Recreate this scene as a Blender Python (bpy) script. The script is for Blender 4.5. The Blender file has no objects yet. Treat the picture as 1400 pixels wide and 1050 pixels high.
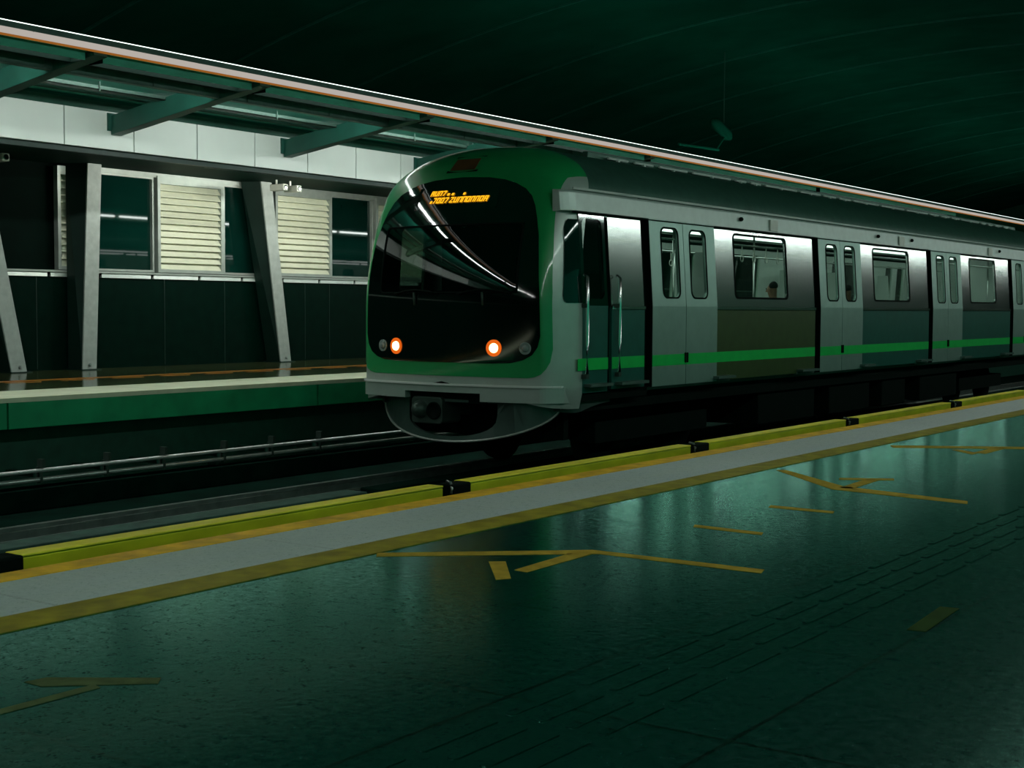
import bpy, bmesh, math, random
from mathutils import Vector, Matrix
random.seed(7)
S = bpy.context.scene
C = S.collection
R = math.radians
CAMZ = 0.95

# ------------------------------------------------------------------ materials
def new_mat(name):
    m = bpy.data.materials.new(name); m.use_nodes = True
    nt = m.node_tree; nt.nodes.clear()
    out = nt.nodes.new('ShaderNodeOutputMaterial')
    return m, nt, out

def mat(name, col, rough=.5, metal=0., spec=.5, var=.15, scale=6., bump=0., bscale=60., coat=0., rvar=0., stretch=(1, 1, 1), ior=1.45):
    m, nt, out = new_mat(name)
    p = nt.nodes.new('ShaderNodeBsdfPrincipled')
    nt.links.new(p.outputs[0], out.inputs[0])
    p.inputs['Metallic'].default_value = metal
    p.inputs['Roughness'].default_value = rough
    p.inputs['Specular IOR Level'].default_value = spec
    p.inputs['IOR'].default_value = ior
    p.inputs['Coat Weight'].default_value = coat
    p.inputs['Coat Roughness'].default_value = .06
    tc = nt.nodes.new('ShaderNodeTexCoord')
    mp = nt.nodes.new('ShaderNodeMapping'); mp.inputs['Scale'].default_value = stretch
    nt.links.new(tc.outputs['Object'], mp.inputs[0])
    nz = nt.nodes.new('ShaderNodeTexNoise'); nz.inputs['Scale'].default_value = scale; nz.inputs['Detail'].default_value = 4
    nt.links.new(mp.outputs[0], nz.inputs[0])
    rp = nt.nodes.new('ShaderNodeValToRGB')
    rp.color_ramp.elements[0].position = .3; rp.color_ramp.elements[1].position = .7
    rp.color_ramp.elements[0].color = [c*(1-var) for c in col]+[1]
    rp.color_ramp.elements[1].color = [min(1, c*(1+var)) for c in col]+[1]
    nt.links.new(nz.outputs[0], rp.inputs[0]); nt.links.new(rp.outputs[0], p.inputs['Base Color'])
    if rvar:
        mr = nt.nodes.new('ShaderNodeMapRange'); mr.inputs[3].default_value = max(0, rough-rvar); mr.inputs[4].default_value = rough+rvar
        nt.links.new(nz.outputs[0], mr.inputs[0]); nt.links.new(mr.outputs[0], p.inputs['Roughness'])
    if bump:
        n2 = nt.nodes.new('ShaderNodeTexNoise'); n2.inputs['Scale'].default_value = bscale; n2.inputs['Detail'].default_value = 3
        nt.links.new(mp.outputs[0], n2.inputs[0])
        b = nt.nodes.new('ShaderNodeBump'); b.inputs['Strength'].default_value = bump; b.inputs['Distance'].default_value = .01
        nt.links.new(n2.outputs[0], b.inputs['Height']); nt.links.new(b.outputs[0], p.inputs['Normal'])
    return m

def emis(name, col, st):
    m, nt, out = new_mat(name)
    e = nt.nodes.new('ShaderNodeEmission'); e.inputs[0].default_value = (*col, 1); e.inputs[1].default_value = st
    nt.links.new(e.outputs[0], out.inputs[0])
    return m

def tinted(name, tint, ior=1.5, rough=.02):
    m, nt, out = new_mat(name)
    t = nt.nodes.new('ShaderNodeBsdfTransparent'); t.inputs[0].default_value = (*tint, 1)
    g = nt.nodes.new('ShaderNodeBsdfGlossy'); g.inputs['Roughness'].default_value = rough
    f = nt.nodes.new('ShaderNodeFresnel'); f.inputs[0].default_value = ior
    x = nt.nodes.new('ShaderNodeMixShader')
    ge = nt.nodes.new('ShaderNodeNewGeometry'); mu = nt.nodes.new('ShaderNodeMath'); mu.operation = 'SUBTRACT'; mu.use_clamp = True
    nt.links.new(f.outputs[0], mu.inputs[0]); nt.links.new(ge.outputs['Backfacing'], mu.inputs[1])
    nt.links.new(mu.outputs[0], x.inputs[0]); nt.links.new(t.outputs[0], x.inputs[1]); nt.links.new(g.outputs[0], x.inputs[2])
    nt.links.new(x.outputs[0], out.inputs[0])
    return m

def floor_mat(name, c1, c2, rough, spec, fleck, tile=(1.0, 1.5), joint=.8, tint=(1, 1, 1)):
    """speckled polished stone with thin tile joints"""
    m, nt, out = new_mat(name)
    p = nt.nodes.new('ShaderNodeBsdfPrincipled'); p.inputs['Specular IOR Level'].default_value = 0
    gl = nt.nodes.new('ShaderNodeBsdfGlossy'); gl.inputs[0].default_value = (*tint, 1)
    fr = nt.nodes.new('ShaderNodeFresnel'); fr.inputs[0].default_value = 1+spec
    ms = nt.nodes.new('ShaderNodeMixShader')
    vk = nt.nodes.new('ShaderNodeTexVoronoi'); vk.inputs['Scale'].default_value = 85
    tk = nt.nodes.new('ShaderNodeTexCoord'); nk = nt.nodes.new('ShaderNodeTexNoise'); nk.inputs['Scale'].default_value = 24
    nt.links.new(tk.outputs['Object'], vk.inputs['Vector']); nt.links.new(tk.outputs['Object'], nk.inputs['Vector'])
    ad = nt.nodes.new('ShaderNodeMath'); ad.operation = 'MULTIPLY_ADD'; ad.inputs[1].default_value = 1.1
    nt.links.new(nk.outputs[0], ad.inputs[0]); nt.links.new(vk.outputs['Distance'], ad.inputs[2])
    mk_ = nt.nodes.new('ShaderNodeMapRange'); mk_.inputs[1].default_value = .70; mk_.inputs[2].default_value = .84; mk_.inputs[3].default_value = .35; mk_.inputs[4].default_value = 1
    nt.links.new(ad.outputs[0], mk_.inputs[0])
    fm = nt.nodes.new('ShaderNodeMath'); fm.operation = 'MULTIPLY'
    nt.links.new(fr.outputs[0], fm.inputs[0]); nt.links.new(mk_.outputs[0], fm.inputs[1])
    nt.links.new(fm.outputs[0], ms.inputs[0]); nt.links.new(p.outputs[0], ms.inputs[1]); nt.links.new(gl.outputs[0], ms.inputs[2]); nt.links.new(ms.outputs[0], out.inputs[0])
    tc = nt.nodes.new('ShaderNodeTexCoord')
    v = nt.nodes.new('ShaderNodeTexVoronoi'); v.inputs['Scale'].default_value = 55
    n = nt.nodes.new('ShaderNodeTexNoise'); n.inputs['Scale'].default_value = 35; n.inputs['Detail'].default_value = 6
    big = nt.nodes.new('ShaderNodeTexNoise'); big.inputs['Scale'].default_value = 1.1; big.inputs['Detail'].default_value = 5
    for q in (v, n, big): nt.links.new(tc.outputs['Object'], q.inputs['Vector'])
    r1 = nt.nodes.new('ShaderNodeValToRGB')
    r1.color_ramp.elements[0].color = (*c1, 1); r1.color_ramp.elements[1].color = (*c2, 1)
    r1.color_ramp.elements[0].position = .35; r1.color_ramp.elements[1].position = .68
    mx = nt.nodes.new('ShaderNodeMath'); mx.operation = 'MULTIPLY_ADD'; mx.inputs[1].default_value = .5
    nt.links.new(n.outputs[0], mx.inputs[0]); 
    m2 = nt.nodes.new('ShaderNodeMath'); m2.operation = 'MULTIPLY'; m2.inputs[1].default_value = .5
    nt.links.new(big.outputs[0], m2.inputs[0]); nt.links.new(m2.outputs[0], mx.inputs[2])
    nt.links.new(mx.outputs[0], r1.inputs[0])
    # flecks
    r2 = nt.nodes.new('ShaderNodeValToRGB'); r2.color_ramp.elements[0].position = .10; r2.color_ramp.elements[1].position = .2
    r2.color_ramp.elements[0].color = (fleck, fleck, fleck, 1); r2.color_ramp.elements[1].color = (0, 0, 0, 1)
    nt.links.new(v.outputs['Distance'], r2.inputs[0])
    sep = nt.nodes.new('ShaderNodeSeparateXYZ'); nt.links.new(tc.outputs['Object'], sep.inputs[0])
    # brick joints
    br = nt.nodes.new('ShaderNodeTexBrick'); br.offset = 0
    br.inputs['Scale'].default_value = 1; br.inputs['Mortar Size'].default_value = .007; br.inputs['Mortar Smooth'].default_value = .2
    br.inputs['Brick Width'].default_value = tile[0]; br.inputs['Row Height'].default_value = tile[1]
    br.inputs['Color1'].default_value = (1, 1, 1, 1); br.inputs['Color2'].default_value = (1, 1, 1, 1); br.inputs['Mortar'].default_value = (1-joint,)*3+(1,)
    sh = nt.nodes.new('ShaderNodeMapping'); sh.inputs['Location'].default_value = (3.15, -2.74, 0)
    nt.links.new(tc.outputs['Object'], sh.inputs[0]); nt.links.new(sh.outputs[0], br.inputs['Vector'])
    a = nt.nodes.new('ShaderNodeMix'); a.data_type = 'RGBA'; a.blend_type = 'ADD'; a.inputs[0].default_value = 1
    nt.links.new(r1.outputs[0], a.inputs[6]); nt.links.new(r2.outputs[0], a.inputs[7])
    b = nt.nodes.new('ShaderNodeMix'); b.data_type = 'RGBA'; b.blend_type = 'MULTIPLY'; b.inputs[0].default_value = 1
    nt.links.new(a.outputs[2], b.inputs[6]); nt.links.new(br.outputs[0], b.inputs[7])
    nt.links.new(b.outputs[2], p.inputs['Base Color'])
    mr = nt.nodes.new('ShaderNodeMapRange'); mr.inputs[1].default_value = .3; mr.inputs[2].default_value = .7
    mr.inputs[3].default_value = rough*.75; mr.inputs[4].default_value = rough*1.3
    nt.links.new(n.outputs[0], mr.inputs[0]); nt.links.new(mr.outputs[0], gl.inputs['Roughness'])
    bp = nt.nodes.new('ShaderNodeBump'); bp.inputs['Strength'].default_value = .05; bp.inputs['Distance'].default_value = .004
    nt.links.new(n.outputs[0], bp.inputs['Height']); nt.links.new(bp.outputs[0], p.inputs['Normal']); nt.links.new(bp.outputs[0], gl.inputs['Normal'])
    return m

M = {
 'black': mat('black paint', (.006, .065, .04), .55, var=.2),
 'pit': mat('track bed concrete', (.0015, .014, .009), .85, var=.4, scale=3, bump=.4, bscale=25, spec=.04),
 'wallblack': mat('black glazed cladding', (.0008, .011, .007), .25, var=.2, spec=.1),
 'vault': mat('dark vault lining', (.003, .052, .032), 1.0, var=.2, scale=.8, spec=.0),
 'rib': mat('vault rib metal', (.010, .085, .058), .8, spec=.05, var=.2),
 'fascia': mat('white cladding', (.66, .70, .66), .45, var=.04, scale=1.5),
 'soffit': mat('dark green soffit', (.0025, .03, .02), .7, spec=.1, var=.3, scale=2),
 'canopy': mat('canopy sheet', (.03, .36, .25), .5, var=.2, scale=2),
 'beam': mat('teal steel beam', (.009, .075, .053), .5, var=.12, scale=4),
 'tray': mat('galvanised tray', (.07, .13, .105), .5, metal=.3, var=.2),
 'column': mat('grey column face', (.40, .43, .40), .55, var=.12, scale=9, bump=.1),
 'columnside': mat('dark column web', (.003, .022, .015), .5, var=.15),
 'louvre': mat('cream louvre slat', (.80, .80, .62), .5, var=.06),
 'frame': mat('grey aluminium frame', (.42, .46, .42), .4, metal=.4, var=.1),
 'winglass': mat('dark wall glass', (.0015, .022, .016), .02, var=.2, spec=.3, scale=1),
 'sill': mat('pale sill', (.62, .68, .64), .25, var=.06),
 'farfloor': mat('polished far floor', (.060, .075, .030), .12, var=.35, scale=2.5, spec=.6),
 'cream': mat('cream edge coping', (.74, .74, .54), .4, var=.1, scale=4),
 'green': mat('green platform fascia', (.004, .32, .13), .45, var=.22, scale=2.5, bump=.1),
 'orange': mat('orange floor line', (.60, .20, .02), .35, var=.2),
 'steel': mat('rail steel', (.45, .48, .46), .3, metal=.9, var=.2),
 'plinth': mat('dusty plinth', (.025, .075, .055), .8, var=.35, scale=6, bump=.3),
 'pipe': mat('conduit', (.62, .64, .62), .28, metal=.6, var=.25, scale=3),
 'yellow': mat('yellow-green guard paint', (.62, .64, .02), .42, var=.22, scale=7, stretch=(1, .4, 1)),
 'yellowline': mat('worn mustard line', (.27, .235, .012), .5, var=.35, scale=9),
 'skirtblack': mat('matt black lamp skirt', (.0005, .003, .002), .9, spec=.05, var=.1),
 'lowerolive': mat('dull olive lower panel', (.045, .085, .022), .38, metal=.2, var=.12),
 'edgeline': mat('worn orange nosing paint', (.80, .46, .02), .5, var=.3, scale=9),
 'nearreflector': mat('added grey white reflector', (.33, .365, .345), .5, var=.04),
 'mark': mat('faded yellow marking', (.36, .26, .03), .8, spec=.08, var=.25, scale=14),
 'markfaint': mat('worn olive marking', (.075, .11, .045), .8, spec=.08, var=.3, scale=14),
 'floor': floor_mat('dark speckled platform stone', (.001, .024, .018), (.002, .052, .038), .15, .95, .010, (.60, .87), tint=(.50, 1.0, .84)),
 'coping': floor_mat('pale grey coping stone', (.31, .42, .37), (.48, .59, .53), .5, .4, .03, (1.3, 1.3), .25),
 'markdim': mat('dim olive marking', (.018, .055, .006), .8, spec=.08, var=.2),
 # train
 'steelbody': mat('brushed stainless side', (.50, .55, .52), .17, metal=1, var=.05, scale=2, stretch=(1, 1, 8)),
 'door': mat('satin door steel', (.31, .46, .40), .42, metal=.75, var=.05),
 'lower': mat('dull lower panel', (.012, .125, .095), .36, metal=.3, var=.1),
 'silver': mat('silver grp', (.43, .51, .46), .33, metal=.35, var=.04, coat=.3),
 'cantrail': mat('pale cantrail', (.47, .55, .51), .4, metal=.35, var=.06),
 'mask': mat('green nose paint', (.012, .30, .085), .3, var=.05, coat=.6),
 'stripe': mat('bright green stripe', (.002, .55, .09), .35, var=.06),
 'gblack': mat('gloss black surround', (.0012, .006, .004), .05, var=.1, spec=1.0, ior=1.8),
 'wscreen': tinted('tinted windscreen', (.13, .20, .17), 1.9, .02),
 'pane': tinted('train window glass', (.62, .72, .67), 1.5, .03),
 'rubber': mat('black gasket', (.001, .006, .004), .8, var=.1, spec=.1),
 'roof': mat('dull roof steel', (.045, .12, .09), .42, metal=.4, var=.15),
 'under': mat('underframe', (.0008, .007, .0045), .8, var=.2, spec=.08),
 'skirt': mat('skirt grp', (.06, .10, .085), .28, metal=.3, var=.1),
 'coupler': mat('coupler iron', (.045, .075, .06), .5, metal=.5, var=.2),
 'interior': mat('pale interior lining', (.55, .62, .57), .4, var=.05),
 'darkint': mat('dark interior lining', (.03, .08, .06), .5, var=.1),
 'seat': mat('teal seat shell', (.25, .34, .30), .4, var=.1),
 'chrome': mat('grab rail steel', (.6, .63, .6), .2, metal=1, var=.05),
 'lampon': emis('lit amber headlight', (1.0, .52, .16), 14),
 'lamphalo': emis('glowing amber reflector bowl', (1.0, .16, .012), .75),
 'lampoff': mat('clear lens', (.22, .27, .25), .08, var=.2, spec=.8),
 'redlens': mat('dark red lens', (.13, .045, .014), .2, var=.2, coat=.5),
 'led': emis('amber led text', (1.0, .42, .012), 1.5),
 'tube': emis('white fluorescent', (.90, 1.0, .95), 34.),
 'strip': emis('lit canopy edge strip', (1.0, .90, .80), .46),
 'orangeglow': emis('amber edge line', (1.0, .36, .06), .28),
 'cove': emis('cove tube', (.85, 1.0, .93), 2.2),
 'intlight': emis('saloon light panel', (.92, 1.0, .96), 4.0),
 'cornice': emis('added louvre lamp diffuser', (.95, 1.0, .90), 75.),  # added lamp, put in to brighten the louvres
 'addedcove': emis('added vault lamp tube', (.8, 1.0, .92), 20.),
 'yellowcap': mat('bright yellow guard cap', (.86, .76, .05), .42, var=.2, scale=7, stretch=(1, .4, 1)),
 'slot': emis('slot lamp diffuser', (.92, 1.0, .95), 20.),
 'batten': emis('added batten diffuser', (.93, 1.0, .96), 46.),  # added lamp, put in to brighten the white cladding
 'white': mat('off-white casing', (.62, .62, .55), .4, var=.05),
 'skin': mat('skin', (.33, .19, .12), .55, var=.1),
 'hair': mat('black hair', (.006, .007, .006), .8, var=.2),
 'shirtgrey': mat('grey shirt', (.30, .36, .34), .8, var=.1),
 'shirtwhite': mat('white shirt', (.7, .72, .7), .8, var=.05),
 'shirtred': mat('dull red shirt', (.30, .07, .06), .8, var=.1),
 'trouser': mat('dark trousers', (.02, .03, .04), .8, var=.1),
}

# ------------------------------------------------------------------ helpers
class MB:
    def __init__(s): s.v = []; s.f = []
    def add(s, vs, fs):
        o = len(s.v); s.v += [tuple(v) for v in vs]; s.f += [tuple(i+o for i in f) for f in fs]; return s
    def box(s, x0, x1, y0, y1, z0, z1):
        vs = [(x, y, z) for x in (x0, x1) for y in (y0, y1) for z in (z0, z1)]
        return s.add(vs, [(0, 1, 3, 2), (4, 6, 7, 5), (0, 4, 5, 1), (2, 3, 7, 6), (0, 2, 6, 4), (1, 5, 7, 3)])
    def hexa(s, a, b):
        """two quads a, b (4 pts each, same order) joined"""
        return s.add(list(a)+list(b), [(3, 2, 1, 0), (4, 5, 6, 7), (0, 1, 5, 4), (1, 2, 6, 5), (2, 3, 7, 6), (3, 0, 4, 7)])
    def prism(s, poly, f0, f1):
        """poly of 2-D points, f0/f1 map them to 3-D"""
        n = len(poly)
        vs = [f0(*p) for p in poly]+[f1(*p) for p in poly]
        return s.add(vs, [tuple(range(n))[::-1], tuple(range(n, 2*n))]+[(i, (i+1) % n, n+(i+1) % n, n+i) for i in range(n)])
    def tube(s, pts, r, n=10, cap=True):
        pts = [Vector(p) for p in pts]; rings = []
        for i, p in enumerate(pts):
            d = (pts[min(i+1, len(pts)-1)]-pts[max(i-1, 0)]).normalized()
            a = d.cross(Vector((0, 0, 1)));  a = a if a.length > .01 else d.cross(Vector((1, 0, 0)))
            a.normalize(); b = d.cross(a)
            rr = r[i] if isinstance(r, (list, tuple)) else r
            rings.append([p+(a*math.cos(t)+b*math.sin(t))*rr for t in [2*math.pi*k/n for k in range(n)]])
        vs = [v for q in rings for v in q]; fs = []
        for i in range(len(pts)-1):
            for k in range(n): fs.append((i*n+k, i*n+(k+1) % n, (i+1)*n+(k+1) % n, (i+1)*n+k))
        if cap: fs += [tuple(range(n))[::-1], tuple(range((len(pts)-1)*n, len(pts)*n))]
        return s.add(vs, fs)
    def disc(s, c, nrm, r, prof, n=24):
        """lathe about nrm at c: prof = list of (radius factor, offset)"""
        nrm = Vector(nrm).normalized(); a = nrm.cross(Vector((0, 0, 1))).normalized(); b = nrm.cross(a); c = Vector(c)
        vs = []; fs = []
        for rf, o in prof:
            vs += [c+nrm*o+(a*math.cos(t)+b*math.sin(t))*r*rf for t in [2*math.pi*k/n for k in range(n)]]
        for i in range(len(prof)-1):
            for k in range(n): fs.append((i*n+k, i*n+(k+1) % n, (i+1)*n+(k+1) % n, (i+1)*n+k))
        fs.append(tuple(range((len(prof)-1)*n, len(prof)*n)))
        return s.add(vs, fs)
    def build(s, name, m, parent=None, smooth=False, bevel=0., loc=None, normals=True):
        root = Vector((0, 0, 0))
        q = parent
        while q is not None: root += q.location; q = q.parent
        if parent is None:
            xs, ys, zs = zip(*s.v)
            root = Vector(loc) if loc is not None else Vector(((min(xs)+max(xs))/2, (min(ys)+max(ys))/2, min(zs)))
        me = bpy.data.meshes.new(name)
        me.from_pydata([tuple(Vector(v)-root) for v in s.v], [], s.f)
        if normals:
            bm = bmesh.new(); bm.from_mesh(me)
            bmesh.ops.recalc_face_normals(bm, faces=bm.faces); bm.to_mesh(me); bm.free()
        me.materials.append(M[m] if isinstance(m, str) else m)
        if smooth:
            for p in me.polygons: p.use_smooth = True
        me.update()
        o = bpy.data.objects.new(name, me); C.objects.link(o)
        if parent is not None: o.parent = parent
        else: o.location = root
        if bevel:
            b = o.modifiers.new('bevel', 'BEVEL'); b.width = bevel; b.segments = 2; b.limit_method = 'ANGLE'
        return o

def empty(name, loc):
    o = bpy.data.objects.new(name, None); C.objects.link(o); o.location = loc; o.empty_display_size = .2
    return o
def tag(o, label, cat, group=None):
    o['label'] = label; o['category'] = cat
    if group: o['group'] = group
    return o
def struct(o): o['kind'] = 'structure'; return o
def rrect(x0, x1, z0, z1, r, n=5):
    pts = []
    for cx, cz, a0 in ((x1-r, z0+r, -90), (x1-r, z1-r, 0), (x0+r, z1-r, 90), (x0+r, z0+r, 180)):
        for k in range(n+1):
            a = R(a0+90*k/n); pts.append((cx+r*math.cos(a), cz+r*math.sin(a)))
    return pts

def plate(outer, holes, fo, fi):
    """plate with rounded holes: outer / hole loops in 2-D, mapped by fo (front) and fi (back) into 3-D"""
    bm = bmesh.new(); es = []; loops = []
    for lp in [outer]+holes:
        vs = [bm.verts.new((p[0], p[1], 0)) for p in lp]
        es += [bm.edges.new((vs[i], vs[(i+1) % len(vs)])) for i in range(len(vs))]
    bmesh.ops.triangle_fill(bm, use_beauty=True, use_dissolve=False, edges=es, normal=(0, 0, 1))
    bm.verts.index_update()
    pts = [(v.co.x, v.co.y) for v in bm.verts]; tris = [tuple(v.index for v in f.verts) for f in bm.faces]
    bnd = [tuple(v.index for v in e.verts) for e in bm.edges if len(e.link_faces) == 1]
    bm.free(); n = len(pts)
    mb = MB()
    mb.add([fo(*p) for p in pts]+[fi(*p) for p in pts],
           tris+[tuple(i+n for i in t[::-1]) for t in tris]+[(a, b, b+n, a+n) for a, b in bnd])
    return mb

# ------------------------------------------------------------------ setting: near platform
NE = -4.19          # near platform edge
fl = struct(MB().box(-3.70, 9, -60, 66, -.30, 0).build('floor', 'floor', loc=(0, 0, 0)))
struct(MB().box(NE, -3.70, -60, 66, -.30, 0).build('platform_coping', 'coping', loc=(0, 0, 0)))
struct(MB().box(-4.0, 9, -60, 66, -1.2, -.30).build('wall_near_platform', 'black', loc=(0, 0, 0)))
tag(MB().box(-4.33, NE, -60, 66, -.06, .003).build('edge_line', 'edgeline', bevel=.004), 'worn ochre nosing strip along the very edge of the near platform', 'edge strip')
tag(MB().box(-3.71, -3.525, -60, 66, .0, .003).build('safety_line', 'yellowline'), 'wide mustard safety line between pale coping and dark floor', 'painted line')

def marking(name, polys, m, label, group='yellow queue markings on the platform floor', z=.0015):
    mb = MB()
    for p in polys: mb.prism(p, lambda x, y: (x, y, .0), lambda x, y: (x, y, z))
    return tag(mb.build(name, m), label, 'floor marking', group)
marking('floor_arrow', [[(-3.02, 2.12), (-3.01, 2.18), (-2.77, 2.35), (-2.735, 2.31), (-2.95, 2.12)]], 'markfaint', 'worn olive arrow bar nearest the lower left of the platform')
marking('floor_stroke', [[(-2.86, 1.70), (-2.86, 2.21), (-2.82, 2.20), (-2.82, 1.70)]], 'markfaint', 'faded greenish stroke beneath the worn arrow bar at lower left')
marking('floor_line', [[(-3.53, 4.07), (-2.89, 4.63), (-2.16, 4.65), (-2.14, 4.58), (-2.82, 4.57), (-3.48, 4.01)]], 'mark', 'long bent yellow line just above the pair of arrow strokes')
marking('floor_stroke', [[(-3.07, 4.18), (-3.02, 4.22), (-2.81, 3.96), (-2.84, 3.91)]], 'mark', 'short stubby yellow stroke left of the slanted arrow stroke')
marking('floor_stroke', [[(-2.895, 4.10), (-2.92, 4.51), (-2.84, 4.54), (-2.83, 4.09)]], 'mark', 'slanted yellow arrow stroke under the long bent line')
marking('floor_line', [[(-3.47, 7.62), (-3.43, 7.66), (-2.85, 7.13), (-2.13, 6.95), (-2.10, 6.85), (-2.86, 6.98)]], 'mark', 'yellow elbow line running from the safety line towards the right')
marking('floor_dash', [[(-3.02, 7.48), (-2.76, 7.64), (-2.73, 7.56), (-2.99, 7.40)]], 'mark', 'thin yellow dash above the slanted stroke beside the elbow line')
marking('floor_stroke', [[(-2.85, 7.06), (-2.875, 7.51), (-2.80, 7.53), (-2.78, 7.06)]], 'mark', 'slanted yellow stroke touching the elbow line')
marking('floor_dash', [[(-2.86, 6.22), (-2.53, 6.21), (-2.51, 6.15), (-2.84, 6.15)]], 'mark', 'upper of two short cross dashes below the elbow line')
marking('floor_dash', [[(-2.87, 5.45), (-2.53, 5.43), (-2.51, 5.37), (-2.845, 5.39)]], 'mark', 'lower of two short cross dashes above the long bent line')
marking('floor_line', [[(-3.47, 9.52), (-2.62, 10.02), (-2.52, 9.90), (-3.40, 9.38)]], 'mark', 'faint yellow line farthest along the platform at the right edge')
marking('floor_stroke', [[(-3.02, 9.48), (-2.98, 9.52), (-2.81, 9.36), (-2.81, 9.25)]], 'mark', 'left half of the faint V mark below the farthest line')
marking('floor_stroke', [[(-2.84, 9.38), (-2.83, 9.80), (-2.75, 9.79), (-2.755, 9.35)]], 'mark', 'right half of the faint V mark below the farthest line')
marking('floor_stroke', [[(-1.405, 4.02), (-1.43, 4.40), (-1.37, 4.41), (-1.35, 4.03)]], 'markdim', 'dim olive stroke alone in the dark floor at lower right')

# tactile strip: rows of tiles with raised bars (one strip, 4 bars per tile)
mb = MB()
y = 1.6
while y < 12:
    for k in range(4):
        x = -1.86+k*.085
        mb.prism(rrect(x-.014, x+.014, y+.02, y+.30, .013, 3), lambda a, b: (a, b, .0), lambda a, b: (a, b, .0022))
    y += .33
tag(mb.build('tactile_strip', 'floor'), 'dark raised tactile guidance bars running along the platform floor', 'tactile strip')

# yellow guard beam along the edge
BX0, BX1, BZ0, BZ1 = -4.75, -4.65, -.076, -.02
ys = [(-2.2, .75), (.98, 2.96), (3.26, 5.91), (6.14, 8.76), (9.01, 11.65), (11.91, 14.53), (14.85, 17.4), (17.7, 20.3), (20.6, 23.2), (23.5, 26.1), (26.4, 29.0)]
names = ['', '', 'yellow-green guard beam section at the left frame edge, longest in view', 'second yellow-green guard beam section, right of the first dark bracket in mid frame',
         'third yellow-green guard beam section under the middle of the train', 'fourth yellow-green guard beam section, towards the right edge', 'fifth and last clear yellow-green guard beam section at the right frame edge']
bnames = {3.26: 'black bracket block at the left end of the guard beam', 6.14: 'black bracket block with curved cap in mid frame below the train nose', 9.01: 'black bracket block third along the guard beam',
          11.91: 'black bracket block fourth along the guard beam', 14.85: 'black bracket block farthest visible on the guard beam'}
for i, (a, b) in enumerate(ys):
    lab = names[i] if i < len(names) and names[i] else ('yellow-green guard beam section behind the left frame edge' if i < 2 else 'distant yellow-green guard beam section past the right frame edge')
    r = tag(empty('guard_beam', (BX1, (a+b)/2, BZ0)), lab, 'guard beam', 'yellow guard beams along the platform edge')
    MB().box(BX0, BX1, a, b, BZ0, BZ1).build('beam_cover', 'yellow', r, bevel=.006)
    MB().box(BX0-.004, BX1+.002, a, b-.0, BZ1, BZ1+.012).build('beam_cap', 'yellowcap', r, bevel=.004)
    MB().box(BX0+.02, BX1-.02, a+.05, b-.05, BZ0-.04, BZ0).build('beam_base', 'black', r)
prev = .98
for a in (.98, 3.26, 6.14, 9.01, 11.91, 14.85, 17.7, 20.6, 23.5, 26.4):
    w = .22 if a < 9 else .26
    r = tag(empty('beam_bracket', (BX1, a-w/2, BZ0)), bnames.get(a, 'distant black bracket block past the right frame edge' if a > 15 else 'black bracket block behind the left frame edge'), 'bracket', 'black brackets on the guard beam')
    MB().box(BX0+.01, BX1+.02, a-w+.05, a, BZ0-.06, BZ1+.012).build('block', 'rubber', r, bevel=.01)
    MB().tube([(BX1+.01, a-w+.05, BZ0+.02), (BX1+.015, a-w+.05, BZ1-.01), (BX1-.01, a-w+.07, BZ1+.018), (BX1-.06, a-w+.10, BZ1+.02)], .008, 8).build('hook', 'steel', r, True)
    MB().box(BX1-.03, -4.33, a-w/2-.03, a-w/2+.05, BZ0-.05, BZ0-.02).build('arm', 'black', r)

# ------------------------------------------------------------------ setting: track pit and far platform
FE = -12.73
struct(MB().box(-13.4, -4.0, -60, 66, -1.4, -1.2).build('track_bed', 'pit', loc=(0, 0, 0)))
struct(MB().box(-13.6, -13.2, -60, 66, -1.2, -.33).build('wall_track_recess', 'black', loc=(0, 0, 0)))
struct(MB().box(-13.87, FE, -60, 66, -.05, .0).build('trim_1', 'cream', loc=(0, 0, 0)))
struct(MB().box(-18.2, -13.87, -60, 66, -.10, .0).build('floor_far_platform', 'farfloor', loc=(0, 0, 0)))
struct(MB().box(-18.2, -13.2, -60, 66, -.33, -.10).build('far_platform_slab', 'black', loc=(0, 0, 0)))
n = 2
for a, b in ((-4, 1.3), (1.32, 5.2), (5.22, 8.78), (8.80, 13.48), (13.51, 18.1), (18.13, 24)):
    struct(MB().box(FE-.05, FE, a, b, -.33, -.05).build('trim_%d' % n, 'green', bevel=.008)); n += 1
tag(MB().box(-15.74, -15.50, -8, 40, 0, .003).build('safety_line', 'orange'), 'orange safety line along the shiny far platform floor', 'painted line')
for y in [8.9+i*.83 for i in range(12)]:
    mb = MB().prism([(-15.35, y), (-15.30, y+.5), (-15.22, y+.45), (-15.28, y)], lambda a, b: (a, b, 0), lambda a, b: (a, b, .003))
    tag(mb.build('floor_dash', 'orange'), 'broken worn orange dash beside the far safety line', 'floor marking', 'worn dashes on the far platform')

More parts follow.
